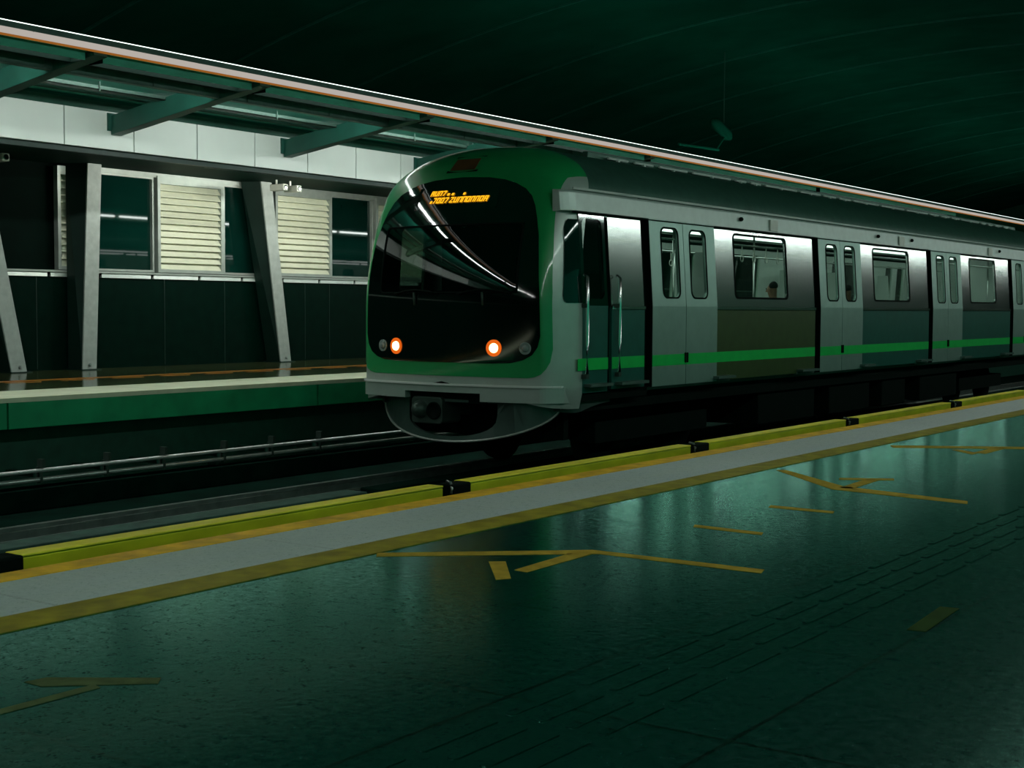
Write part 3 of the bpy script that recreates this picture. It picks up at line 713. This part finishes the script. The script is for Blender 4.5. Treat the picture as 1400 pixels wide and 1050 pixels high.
glyphs(2.225, .068, -.38, [(0, .03, '.'), (.6*g, .05, '7'), (1.6*g, .05, 'O'), (2.6*g, .05, 'O'), (3.6*g, .05, '7'), (4.9*g, .05, 'Z'), (5.9*g, .05, 'U'), (6.9*g, .055, 'N'), (7.9*g, .055, 'N'), (8.9*g, .05, 'O'), (9.9*g, .05, 'N'), (10.9*g, .05, 'N'), (11.9*g, .05, 'O'), (12.9*g, .05, 'A')])
mb.build('display_text', 'led', dd)['label'] = 'two rows of slanted amber led characters'
# marker lamp above the mask
ml = npatch([(-.27, 2.60), (.20, 2.60), (.24, 2.80), (-.20, 2.80)], .009, .006).build('marker_recess', 'gblack', train)
npatch([(-.21, 2.625), (.16, 2.625), (.185, 2.765), (-.16, 2.765)], .015, .012).build('marker_lens', 'redlens', ml)['label'] = 'dark red marker lens'
# headlights
for x, lit in ((-.98, 0), (-.73, 1), (.74, 1), (1.13, 0)):
    p = Vector(npt(x, .505, .016)); nrm = (Vector(npt(x+.02, .505))-Vector(npt(x-.02, .505))).cross(Vector((0, 0, 1))).normalized()
    if nrm.y > 0: nrm = -nrm
    h = MB().disc(p, nrm, .098 if lit else .072, [(1.0, 0), (1.0, .012), (.86, .012), (.7, .004)], 28).build('headlight' if lit else 'clear_lamp', 'lamphalo' if lit else 'lampoff', train, True)
    if lit: h['label'] = 'lit amber headlight'
    MB().disc(p+nrm*.006, nrm, .056 if lit else .04, [(1, 0), (.9, .018), (.5, .026)], 24).build('lens', 'lampon' if lit else 'lampoff', h, True)

# bumper ledge and its bright lip, notched over the coupler
def nstrip(poly_lo_hi, x0, x1, n_, o0, o1):
    """solid strip hugging the nose between z lo and hi"""
    vs, fs = [], []
    lo, hi = poly_lo_hi
    for i in range(n_+1):
        x = x0+(x1-x0)*i/n_
        xx = max(-1.50, min(1.50, x))
        for z, o in ((lo, o0), (hi, o0), (hi, o1), (lo, o1)):
            p = Vector(npt(xx, max(z, .12), 0)); vs.append((p.x, p.y-o, z))
    for i in range(n_):
        for j in range(4): fs.append((i*4+j, i*4+(j+1) % 4, i*4+4+(j+1) % 4, i*4+4+j))
    fs += [(0, 1, 2, 3), (n_*4+3, n_*4+2, n_*4+1, n_*4)]
    return vs, fs
mb = MB(); mb.add(*nstrip((-.115, .06), -1.49, -.57, 30, -.08, .022)); mb.add(*nstrip((-.03, .06), -.57, .56, 24, -.08, .022)); mb.add(*nstrip((-.125, .06), .56, 1.49, 30, -.08, .022))
bp_ = mb.build('bumper', 'silver', train); bp_['label'] = 'silver bumper notched over the coupler'
mb = MB(); mb.add(*nstrip((.052, .074), -1.48, 1.48, 60, .0, .045)); mb.build('bumper_lip', 'fascia', bp_)
MB().box(XC-1.2, XC+1.2, 13.75, 13.85, -.60, -.10).build('dark_back_panel', 'under', train)  # added dark panel standing in for shade behind the skirt opening
MB().prism([(-.57, -.03), (-.57, -.16), (.56, -.16), (.56, -.03)], lambda x, z: (XC+x, 13.05, z), lambda x, z: (XC+x, 13.12, z)).build('coupler_recess', 'under', train)

# curved skirt (plough) below the bumper with an opening for the coupler
def skirt_pt(x, z, off=0.):
    y = 13.03+.20*x*x+.10*abs(x)**4*.3-.10*max(0, -.25-z)
    return (XC+x, y-off, z)
outer = [(-1.36, -.12)]
for k in range(0, 31):
    a = math.pi*(1+k/30); outer.append((1.34*math.cos(a), -.16+.46*math.sin(a)))
outer += [(1.36, -.12)]
inner = []
for k in range(0, 17):
    a = math.pi*(1+k/16); inner.append((.02+.66*math.cos(a), -.30+.26*math.copysign(abs(math.sin(a))**.75, math.sin(a))))
inner = [(-.64, -.15)]+inner+[(.68, -.15)]
def resample(lp, d=.07):
    o = []
    for (x0, z0), (x1, z1) in zip(lp, lp[1:]+lp[:1]):
        n_ = max(1, int(math.hypot(x1-x0, z1-z0)/d))
        o += [(x0+(x1-x0)*j/n_, z0+(z1-z0)*j/n_) for j in range(n_)]
    return o
sk = plate(resample(outer), [resample(inner)], lambda x, z: skirt_pt(x, z), lambda x, z: skirt_pt(x, z, -.05)).build('skirt', 'skirt', train)
sk['label'] = 'curved grey skirt under the nose'
mb = MB(); mb.tube([skirt_pt(x*1.0, z, .008) for x, z in outer[1:-1]], .014, 8); mb.build('skirt_rim', 'frame', sk, True)
# returns of the skirt along both sides
for s_ in (1, -1):
    mb = MB(); n_ = 14
    vs, fs = [], []
    for i in range(n_+1):
        t = i/n_; y = 13.40+t*1.0; x = s_*(1.32+.12*min(1, t*3)); zb = -.16-.17*(1-t)**1.6*(1-max(0, .3-t)/.3*.6)
        for xx, z in ((x, -.12), (x, zb), (x-s_*.03, zb), (x-s_*.03, -.12)): vs.append((XC+xx, y, z))
    for i in range(n_):
        for j in range(4): fs.append((i*4+j, i*4+(j+1) % 4, i*4+4+(j+1) % 4, i*4+4+j))
    fs += [(0, 1, 2, 3), (n_*4+3, n_*4+2, n_*4+1, n_*4)]
    mb.add(vs, fs).build('skirt_return', 'skirt', train)
# coupler head with its two round faces
cp = MB().prism(rrect(-.50, -.03, -.42, -.10, .05), lambda x, z: (XC+x, 12.98, z), lambda x, z: (XC+x, 13.35, z)).build('coupler', 'coupler', train, bevel=.01)
MB().disc((XC-.36, 12.98, -.25), (0, -1, 0), .11, [(1, 0), (.9, .05), (.45, .12), (.2, .13)], 20).build('coupler_cone', 'coupler', cp, True)
MB().disc((XC-.15, 12.98, -.26), (0, -1, 0), .105, [(1, 0), (1, .02), (.82, .02), (.80, .004)], 20).build('coupler_cup', 'rubber', cp, True)
MB().tube([(XC-.26, 13.3, -.27), (XC-.15, 14.2, -.27)], .09, 10).build('drawbar', 'coupler', cp, True)

# --- body sides --------------------------------------------------------------
def side_map(s_, off): return lambda y, z: (XC+s_*(hw(z)+off), y, z)
def split_z(lp):
    """insert points so loops bend with the body at z = 1.0 and at 0.0"""
    o = []
    for (y0, z0), (y1, z1) in zip(lp, lp[1:]+lp[:1]):
        o.append((y0, z0))
        cuts = sorted([c for c in (0., 1.0) if min(z0, z1)+1e-4 < c < max(z0, z1)-1e-4], reverse=z0 > z1)
        for c in cuts: o.append((y0+(y1-y0)*(c-z0)/(z1-z0), c))
    return o
def panel(y0, y1, z0, z1, holes, off, th, s_=1):
    return plate([(y0, z0), (y1, z0), (y1, z1), (y0, z1)], holes, side_map(s_, off), side_map(s_, off-th))
ZT = 2.10
def leaf(y0, y1, wy0, wy1, seam_right):
    # upper and lower half meet at the waist so the leaf bends with the body
    h = rrect(wy0, wy1, 1.12, 1.99, .09)
    a = panel(y0, y1, 1.0, ZT, [h], .035, .04)
    a.add(*(lambda m: (m.v, m.f))(panel(y0, y1, -.01, 1.0, [], .035, .04)))
    lf = a.build('door_leaf', 'door', train)
    MB().prism(rrect(wy0-.012, wy1+.012, 1.108, 2.002, .1), side_map(1, .012), side_map(1, .016)).build('door_window', 'pane', lf)
    plate(rrect(wy0-.022, wy1+.022, 1.098, 2.012, .105), [rrect(wy0, wy1, 1.12, 1.99, .09)], side_map(1, .041), side_map(1, .033)).build('window_gasket', 'rubber', lf)
    sx = y1 if seam_right else y0
    MB().prism(rrect(sx-.035 if seam_right else sx+.008, sx-.008 if seam_right else sx+.035, .27, .40, .012), side_map(1, .036), side_map(1, .052)).build('door_handle', 'rubber', lf)
    MB().prism([(y0, .245), (y1, .245), (y1, .385), (y0, .385)], side_map(1, .035), side_map(1, .0375)).build('leaf_stripe', 'stripe', lf)['label'] = 'bright green stripe'
for i in range(4):
    d0 = 15.2+5.3*i
    leaf(d0, d0+.878, d0+.30, d0+.73, True)
    ed = panel(d0-.018, d0-.001, -.01, 1.0, [], .037, .11); ed.add(*(lambda m: (m.v, m.f))(panel(d0-.018, d0-.001, 1.0, ZT, [], .037, .11))); ed.build('door_edge_rubber', 'rubber', train)
    leaf(d0+.892, d0+1.77, d0+1.06, d0+1.49, False)
    panel(d0-.22, d0+.04, -.02, 1.0, [], -.045, .03).build('door_gasket', 'rubber', train)
    panel(d0-.22, d0+.04, 1.0, ZT, [], -.045, .03).build('door_gasket', 'rubber', train)
    y0, y1 = d0+1.775, d0+5.14
    if y1 > YEND: y1 = YEND
    wy0, wy1 = d0+2.42, min(d0+4.14, y1-.2)
    panel(y0, y1, 1.0, ZT, [rrect(wy0, wy1, 1.14, 2.0, .06)], .0, .04).build('upper_panel', 'steelbody', train)
    wn_ = MB().prism(rrect(wy0-.01, wy1+.01, 1.13, 2.01, .07), side_map(1, -.022), side_map(1, -.018)).build('window_pane', 'pane', train)
    plate(rrect(wy0-.028, wy1+.028, 1.112, 2.028, .085), [rrect(wy0, wy1, 1.14, 2.0, .06)], side_map(1, .006), side_map(1, -.01)).build('window_gasket', 'rubber', wn_)
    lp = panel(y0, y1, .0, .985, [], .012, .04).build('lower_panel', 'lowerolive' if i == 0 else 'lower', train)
    MB().prism([(y0, .245), (y1, .245), (y1, .385), (y0, .385)], side_map(1, .012), side_map(1, .0145)).build('panel_stripe', 'stripe', lp)['label'] = 'bright green stripe'
    MB().prism([(y0, .955), (y1, .955), (y1, 1.0), (y0, 1.0)], side_map(1, .0), side_map(1, .030)).build('waist_trim', 'chrome', lp, bevel=.006)
    for a, b in ((y0-.10, y0+.42), (y1-.68, y1-.04)):
        if b > YEND: continue
        MB().box(XC+1.50, XC+1.66, a, b, .025, .06).box(XC+1.50, XC+1.56, a, b, -.02, .03).build('door_step', 'tray', train)
# cab side: door with window, grab rails, second panel
panel(13.62, 14.18, 1.0, ZT, [rrect(13.68, 14.12, 1.08, 2.02, .09)], .004, .04).build('cab_door', 'gblack', train)
cd = bpy.data.objects['cab_door']
MB().prism(rrect(13.66, 14.14, 1.06, 2.04, .1), side_map(1, -.012), side_map(1, -.008)).build('cab_window', 'pane', cd)
def xat(Y, z):
    lo, hi = .9, hw(z)
    for _ in range(40):
        m_ = (lo+hi)/2
        if nose(m_, z) < Y: lo = m_
        else: hi = m_
    return lo
vs, fs = [], []
zq = [1.03, 1.045, 1.07, 1.11, 1.2, 1.35, 1.5, 1.65, 1.8, 1.9, 1.97, 2.0]
for z in zq:
    cut = .05*max(0, (1.11-z)/.08)**2+.05*max(0, (z-1.9)/.1)**2
    y0_ = 13.30+.13*(z-1.03)+cut
    for k in range(9):
        Y = y0_+(13.62-y0_)*k/8
        if Y < nose(hw(z)-1e-4, z): x = xat(Y, z)
        else: x = hw(z)
        vs.append((XC+x+.010, Y-.010, z))
for r_ in range(len(zq)-1):
    for k in range(8): i = r_*9+k; fs.append((i, i+1, i+10, i+9))
MB().add(vs, fs).build('quarter_window', 'winglass', train, True)
panel(13.62, 14.18, -.02, 1.0, [], .004, .04).build('cab_door_panel', 'lower', train)
panel(14.14, 14.30, -.02, 1.0, [], -.045, .03).build('cab_door_gap', 'rubber', train); panel(14.14, 14.30, 1.0, ZT, [], -.045, .03).build('cab_door_gap', 'rubber', train)
panel(14.255, 15.04, 1.0, ZT, [], .004, .04).build('upper_panel', 'steelbody', train)
lp = panel(14.255, 15.04, .0, .985, [], .012, .04).build('lower_panel', 'lower', train)
MB().prism([(14.255, .955), (15.04, .955), (15.04, 1.0), (14.255, 1.0)], side_map(1, .0), side_map(1, .03)).build('waist_trim', 'chrome', lp, bevel=.006)
for a, b in ((13.50, 14.17), (14.26, 15.035)):
    MB().prism([(a, .245), (b, .245), (b, .385), (a, .385)], side_map(1, .013), side_map(1, .0155)).build('panel_stripe', 'stripe', train)['label'] = 'bright green stripe'
for y, zt in ((13.63, 1.36), (14.36, 1.36)):
    g_ = MB().tube([(XC+1.55, y, .18), (XC+1.60, y, .21), (XC+1.60, y, .55), (XC+1.60, y, 1.0), (XC+1.60, y, zt-.03), (XC+1.55, y, zt)], .022, 10).build('grab_rail', 'chrome', train, True)
    for za in (.15, .975): MB().box(XC+1.54, XC+1.61, y-.03, y+.03, za, za+.05).build('rail_bracket', 'coupler', g_)
MB().box(XC+1.50, XC+1.64, 13.66, 14.16, .05, .085).build('door_step', 'tray', train)
MB().box(XC+1.50, XC+1.66, 14.33, 14.98, .05, .085).build('door_step', 'tray', train)
MB().box(XC+1.46, XC+1.50, 13.6, 15.2, -.12, .0).build('cab_sill', 'under', train)

# cantrail: the pale band over the doors, rounded at the nose end
vs, fs = [], []
cy = [13.33, 13.36, 13.42, 13.52, 13.66, 13.85]+[YEND]
for y in cy:
    pull = max(0, (13.52-y))/.19
    for z, o in ((2.085, .0), (2.095, .045), (2.30, .060), (2.325, .045), (2.335, -.03), (2.085, -.06)):
        vs.append((XC+hw(min(z, 2.28))+o-.10*pull*pull, y, z))
n_ = 6
for i in range(len(cy)-1):
    for j in range(n_): fs.append((i*n_+j, i*n_+(j+1) % n_, (i+1)*n_+(j+1) % n_, (i+1)*n_+j))
fs += [tuple(range(n_)), tuple(range((len(cy)-1)*n_, len(cy)*n_))]
ct = MB().add(vs, fs).build('cantrail', 'cantrail', train)
MB().tube([(XC+1.475, 13.5, 2.352), (XC+1.475, YEND, 2.352)], .016, 8).build('rain_gutter', 'fascia', ct, True)  # lamp reflections along the gutter put in as plain white colour
MB().box(XC+1.46, XC+1.515, 13.5, YEND, 2.072, 2.086).build('shadow_gap', 'rubber', ct)
for y in (17.76, 23.04, 24.71, 30.13):
    st = MB().disc((XC+1.51, y, 2.225), (1, 0, 0), .03, [(1, 0), (1, .03), (.5, .045)], 12).build('door_indicator', 'rubber', ct)
for y in (18.85, 24.2, 29.5):
    MB().box(XC+1.51, XC+1.53, y-.13, y+.13, 2.11, 2.27).build('saloon_plate', 'white', ct, bevel=.004)

# roof
vs, fs = [], []
rp = [(w_, z_) for w_, z_ in PROF if z_ >= 2.29]; rp = rp+[(-a, b) for a, b in rp[-2::-1]]
for y in (15.05, YEND):
    for (x, z) in rp: vs.append((XC+x, y, z))
n_ = len(rp)
for k in range(n_-1): fs.append((k, k+1, n_+k+1, n_+k))
rf = MB().add(vs, fs).build('roof', 'roof', train, True)
for x, z in ((1.27, 2.60), (1.02, 2.77)):
    MB().tube([(XC+x, 14.9, z), (XC+x, YEND, z)], .018, 8).build('roof_rail', 'tray', rf, True)
y = 15.6
while y < YEND-1:
    l = random.choice((.35, .5, .8, 1.2))
    MB().tube([(XC+.66, y, 2.93), (XC+.66, min(y+l, YEND), 2.93)], .016, 8).box(XC+.64, XC+.68, y+l/2-.02, y+l/2+.02, 2.84, 2.93).build('roof_conduit', 'fascia', rf)
    y += l+.18
MB().box(XC+.52, XC+.60, 15.2, YEND, 2.86, 2.99).build('roof_trunking', 'roof', rf, bevel=.01)
# far side of the body (seen through the windows)
mb = MB(); gm = MB()
for i in range(4):
    d0 = 15.2+5.3*i
    for m_ in (panel(d0-.16, d0+1.77, 1.0, ZT, [rrect(d0+.30, d0+.73, 1.12, 1.99, .09), rrect(d0+1.06, d0+1.49, 1.12, 1.99, .09)], 0, .05, -1),
               panel(d0-.16, d0+1.77, -.02, 1.0, [], 0, .05, -1),
               panel(d0+1.77, min(d0+5.14, YEND), 1.0, ZT, [rrect(d0+2.42, min(d0+4.14, YEND-.3), 1.14, 2.0, .06)], 0, .05, -1),
               panel(d0+1.77, min(d0+5.14, YEND), -.02, 1.0, [], 0, .05, -1)):
        mb.add(m_.v, m_.f)
    for a, b in ((.29, .74), (1.05, 1.5), (2.41, min(4.15, YEND-.3-d0))):
        gm.prism(rrect(d0+a, d0+b, 1.11, 2.0, .08), side_map(-1, -.02), side_map(-1, -.016))
fsd = mb.build('far_side', 'interior', train); gm.build('far_side_glass', 'pane', fsd)
# interior
def xin(z): return hw(z)-.06
MB().box(XC-1.45, XC+1.45, 14.6, YEND, -.06, .0).build('saloon_floor', 'darkint', train)
MB().box(XC-1.36, XC+1.36, 15.05, YEND, 2.24, 2.27).build('saloon_ceiling', 'interior', train)
for x in (-.62, .62):
    for i in range(6):
        y = 15.3+3.2*i
        MB().box(XC+x-.14, XC+x+.14, y, y+2.9, 2.215, 2.24).build('light_panel', 'intlight', train)
MB().box(XC-1.4, XC+1.4, YEND-.06, YEND, .0, 2.24).build('end_wall', 'interior', train)
MB().prism([(-1.42, 0), (1.42, 0), (1.40, 2.2), (-1.40, 2.2)], lambda x, z: (XC+x, 14.72, z), lambda x, z: (XC+x, 14.78, z)).build('cab_bulkhead', 'darkint', train)
for s_ in (1, -1):
    for i in range(4):
        a, b = 15.2+5.3*i+1.95, min(15.2+5.3*i+4.95, YEND-.1)
        x0, x1 = XC+s_*1.46, XC+s_*1.0
        bn = MB().hexa([(x0, a, .40), (x1, a, .42), (x1, b, .42), (x0, b, .40)], [(x0, a, .46), (x1, a, .47), (x1, b, .47), (x0, b, .46)])
        bn.hexa([(x0, a, .46), (x0-s_*.07, a, .46), (x0-s_*.07, b, .46), (x0, b, .46)], [(x0-s_*.02, a, 1.02), (x0-s_*.06, a, 1.02), (x0-s_*.06, b, 1.02), (x0-s_*.02, b, 1.02)])
        bn.box(min(x0, x0-s_*.3), max(x0, x0-s_*.3), a, b, .02, .40)
        bo = bn.build('seat_bench', 'seat', train)
        for y in ((a-.02, b+.02) if (s_, i) != (1, 1) else (b+.02,)):
            MB().hexa([(x0, y-.015, .1), (x1, y-.015, .1), (x1, y+.015, .1), (x0, y+.015, .1)], [(x0-s_*.08, y-.015, 1.75), (x1+s_*.15, y-.015, 1.75), (x1+s_*.15, y+.015, 1.75), (x0-s_*.08, y+.015, 1.75)]).build('draught_screen', 'interior', bo)
    hr = MB().tube([(XC+s_*.95, 15.2, 1.92), (XC+s_*.95, YEND-.1, 1.92)], .017, 8).build('hand_rail', 'chrome', train, True)
    mb = MB()
    for i in range(9):
        y = 17.3+.42*i*1.0
        mb2 = MB().tube([(XC+s_*.95, y, 1.92), (XC+s_*.95, y, 1.78)], .008, 6)
        mb2.tube([(XC+s_*.95, y+.05*math.cos(t), 1.73+.05*math.sin(t)) for t in [2*math.pi*k/10 for k in range(11)]], .009, 6, False)
        mb2.build('strap_handle', 'white', hr)
for i in range(4):
    for y in (15.2+5.3*i+.88, 15.2+5.3*i+3.4):
        MB().tube([(XC+.0, y, .0), (XC+.0, y, 2.24)], .018, 8).build('grab_pole', 'chrome', train, True)
# cab interior desk and far cab window
MB().box(XC-1.25, XC+1.25, 13.35, 14.1, .3, 1.02).build('driver_desk', 'darkint', train, bevel=.05)
cl_ = panel(13.6, 15.05, 1.0, ZT, [rrect(13.92, 14.42, 1.18, 1.98, .05)], 0, .05, -1)
cl_.add(*(lambda m: (m.v, m.f))(panel(13.6, 15.05, -.2, 1.0, [], 0, .05, -1)))
cab_l = cl_.build('cab_far_side', 'darkint', train)
MB().prism(rrect(13.90, 14.44, 1.16, 2.0, .05), side_map(-1, -.03), side_map(-1, -.026)).build('cab_side_glass', 'pane', cab_l)
# underframe and bogies
MB().box(XC-1.35, XC+1.35, 13.9, YEND, -.26, -.02).build('underframe', 'under', train)
for y in (16.2, 30.6):
    bo = MB().box(XC+.80, XC+1.05, y-1.5, y+1.5, -.72, -.45).box(XC-1.05, XC-.80, y-1.5, y+1.5, -.72, -.45).box(XC-.85, XC+.85, y-.3, y+.3, -.70, -.28).build('bogie', 'under', train)
    for dy in (-1.05, 1.05):
        for s_ in (1, -1):
            MB().disc((XC+s_*.70, y+dy, -.62), (s_, 0, 0), .43, [(1.08, -.02), (1.08, .0), (1, .01), (1, .11), (.5, .11), (.3, .14)], 28).build('wheel', 'under', bo, True)
for a, b in ((18.9, 21.0), (21.6, 23.4), (24.0, 25.2), (26.0, 28.2)):
    MB().box(XC-1.2, XC+1.28, a, b, -.75, -.26).build('equipment_box', 'under', train, bevel=.02)

# --- passengers seen through the glass -----------------------------------------
def skin_mesh(name, pts, edges, m, parent, loc, rz, sub=2):
    me = bpy.data.meshes.new(name)
    cr, sr = math.cos(rz), math.sin(rz)
    me.from_pydata([(x*cr-y*sr, x*sr+y*cr, z) for x, y, z, r_ in pts], edges, [])
    o = bpy.data.objects.new(name, me); C.objects.link(o)
    if parent is not None: o.parent = parent
    else: o.location = loc
    sm = o.modifiers.new('skin', 'SKIN'); sm.use_smooth_shade = True
    for i, p in enumerate(pts):
        rr = p[3] if isinstance(p[3], tuple) else (p[3], p[3])
        me.skin_vertices[0].data[i].radius = rr
    me.skin_vertices[0].data[0].use_root = True
    sb_ = o.modifiers.new('sub', 'SUBSURF'); sb_.levels = sub; sb_.render_levels = sub
    me.materials.append(M[m])
    return o
def passenger(loc, rz, shirt, label):
    """a seated figure facing -x before rotation; loc = point on the floor under the hips"""
    P = [(0, 0, .56, (.13, .16)),            # 0 pelvis (root)
         (.01, 0, .76, (.11, .15)), (.02, 0, .96, (.12, .17)), (.02, 0, 1.06, (.07, .09)),   # 1 waist 2 chest 3 neck base
         (.01, 0, 1.13, (.05, .05)), (-.01, 0, 1.20, (.075, .07)), (-.02, 0, 1.29, (.09, .078)), (-.01, 0, 1.36, (.055, .05)),  # neck, jaw, skull, crown
         (.02, .19, 1.00, .055), (-.06, .23, .78, .043), (-.27, .16, .66, .034), (-.36, .13, .63, .030),      # left arm
         (.02, -.19, 1.00, .055), (-.06, -.23, .78, .043), (-.27, -.16, .66, .034), (-.36, -.13, .63, .030),  # right arm
         (-.10, .10, .54, .085), (-.45, .12, .52, .062), (-.46, .12, .28, .050), (-.45, .12, .08, .038), (-.60, .13, .05, .032),
         (-.10, -.10, .54, .085), (-.45, -.12, .52, .062), (-.46, -.12, .28, .050), (-.45, -.12, .08, .038), (-.60, -.13, .05, .032)]
    E_ = [(0, 1), (1, 2), (2, 3), (3, 4), (4, 5), (5, 6), (6, 7), (2, 8), (8, 9), (9, 10), (10, 11), (2, 12), (12, 13), (13, 14), (14, 15),
          (0, 16), (16, 17), (17, 18), (18, 19), (19, 20), (0, 21), (21, 22), (22, 23), (23, 24), (24, 25)]
    for s_, b0 in ((1, 11), (-1, 15)):      # five fingers on each hand
        hx, hy, hz, _ = P[b0]
        for k, (dy, ln) in enumerate(((-.028, .06), (-.010, .075), (.008, .07), (.024, .055))):
            i = len(P); P.append((hx-.05, hy+dy, hz-.005, .010)); P.append((hx-.05-ln, hy+dy*1.1, hz-.03, .008)); E_ += [(b0, i), (i, i+1)]
        i = len(P); P.append((hx-.02, hy-s_*.035, hz+.01, .010)); P.append((hx-.06, hy-s_*.05, hz-.01, .009)); E_ += [(b0, i), (i, i+1)]
    b = skin_mesh('person', P, E_, 'skin', None, loc, rz); tag(b, label, 'person', 'passengers seated in the train')
    g_ = 1.13
    T = [(x, y, z, tuple(q*g_ for q in (r_ if isinstance(r_, tuple) else (r_, r_)))) for x, y, z, r_ in P]
    idx = [0, 1, 2, 3, 8, 9, 12, 13]; mp_ = {v: i for i, v in enumerate(idx)}
    skin_mesh('shirt', [T[i] for i in idx], [(mp_[a], mp_[c]) for a, c in E_ if a in mp_ and c in mp_], shirt, b, loc, rz)
    idx = [0, 16, 17, 18, 19, 21, 22, 23, 24]; mp_ = {v: i for i, v in enumerate(idx)}
    skin_mesh('trousers', [T[i] for i in idx], [(mp_[a], mp_[c]) for a, c in E_ if a in mp_ and c in mp_], 'trouser', b, loc, rz)
    skin_mesh('hair', [(.02, 0, 1.27, (.088, .082)), (.0, 0, 1.35, (.088, .075)), (-.03, 0, 1.385, (.05, .05))], [(0, 1), (1, 2)], 'hair', b, loc, rz)
    # face: nose, eyes, mouth, ears
    cr, sr = math.cos(rz), math.sin(rz)
    def at(x, y, z): return (loc[0]+x*cr-y*sr, loc[1]+x*sr+y*cr, loc[2]+z)
    q = MB(); q.hexa([at(-.098, -.008, 1.285), at(-.098, .008, 1.285), at(-.104, .006, 1.285), at(-.104, -.006, 1.285)], [at(-.09, -.014, 1.235), at(-.09, .014, 1.235), at(-.125, .010, 1.235), at(-.125, -.010, 1.235)])
    for s_ in (1, -1): q.box(*sum([[min(u, v), max(u, v)] for u, v in zip(at(-.03, s_*.075, 1.24), at(.0, s_*.095, 1.29))], []))
    q.build('nose_and_ears', 'skin', b, bevel=.003)
    q = MB()
    for s_ in (1, -1):
        c = Vector(at(-.098, s_*.03, 1.285)); q.disc(c, (Vector(at(-1, 0, 0))-Vector(at(0, 0, 0))), .012, [(1, 0), (.8, .006), (.4, .009)], 10)
    q.build('eyes', 'hair', b)
    return b
passenger((XC+1.12, 19.72, .0), 0, 'shirtgrey', 'dark haired passenger in a grey shirt seated inside the first wide train window')
passenger((XC+1.12, 22.72, .0), 0, 'shirtwhite', 'passenger in a white shirt seated just behind the right leaf of the second doors')

# ------------------------------------------------------------------ world, camera
w = bpy.data.worlds.new('world'); S.world = w; w.use_nodes = True
bg = w.node_tree.nodes['Background']; bg.inputs[0].default_value = (.03, .60, .36, 1); bg.inputs[1].default_value = .45

cam = bpy.data.cameras.new('camera'); co = bpy.data.objects.new('camera', cam); C.objects.link(co); S.camera = co
cam.sensor_width = 36; cam.lens = 1895.4/1400*36; cam.clip_start = .05; cam.clip_end = 300
yaw, pi_, ro = R(35.35), R(3.07), R(.21)
f = Vector((-math.sin(yaw)*math.cos(pi_), math.cos(yaw)*math.cos(pi_), -math.sin(pi_)))
rt = Vector((math.cos(yaw), math.sin(yaw), 0)); up = rt.cross(f)
r2 = rt*math.cos(ro)+up*math.sin(ro); u2 = -rt*math.sin(ro)+up*math.cos(ro)
mx = Matrix((r2, u2, -f)).transposed().to_4x4(); mx.translation = (0, 0, CAMZ)
co.matrix_world = mx
S.view_settings.view_transform = 'Standard'; S.view_settings.look = 'None'; S.view_settings.gamma = 1; S.view_settings.exposure = 0
S.view_settings.use_curve_mapping = False
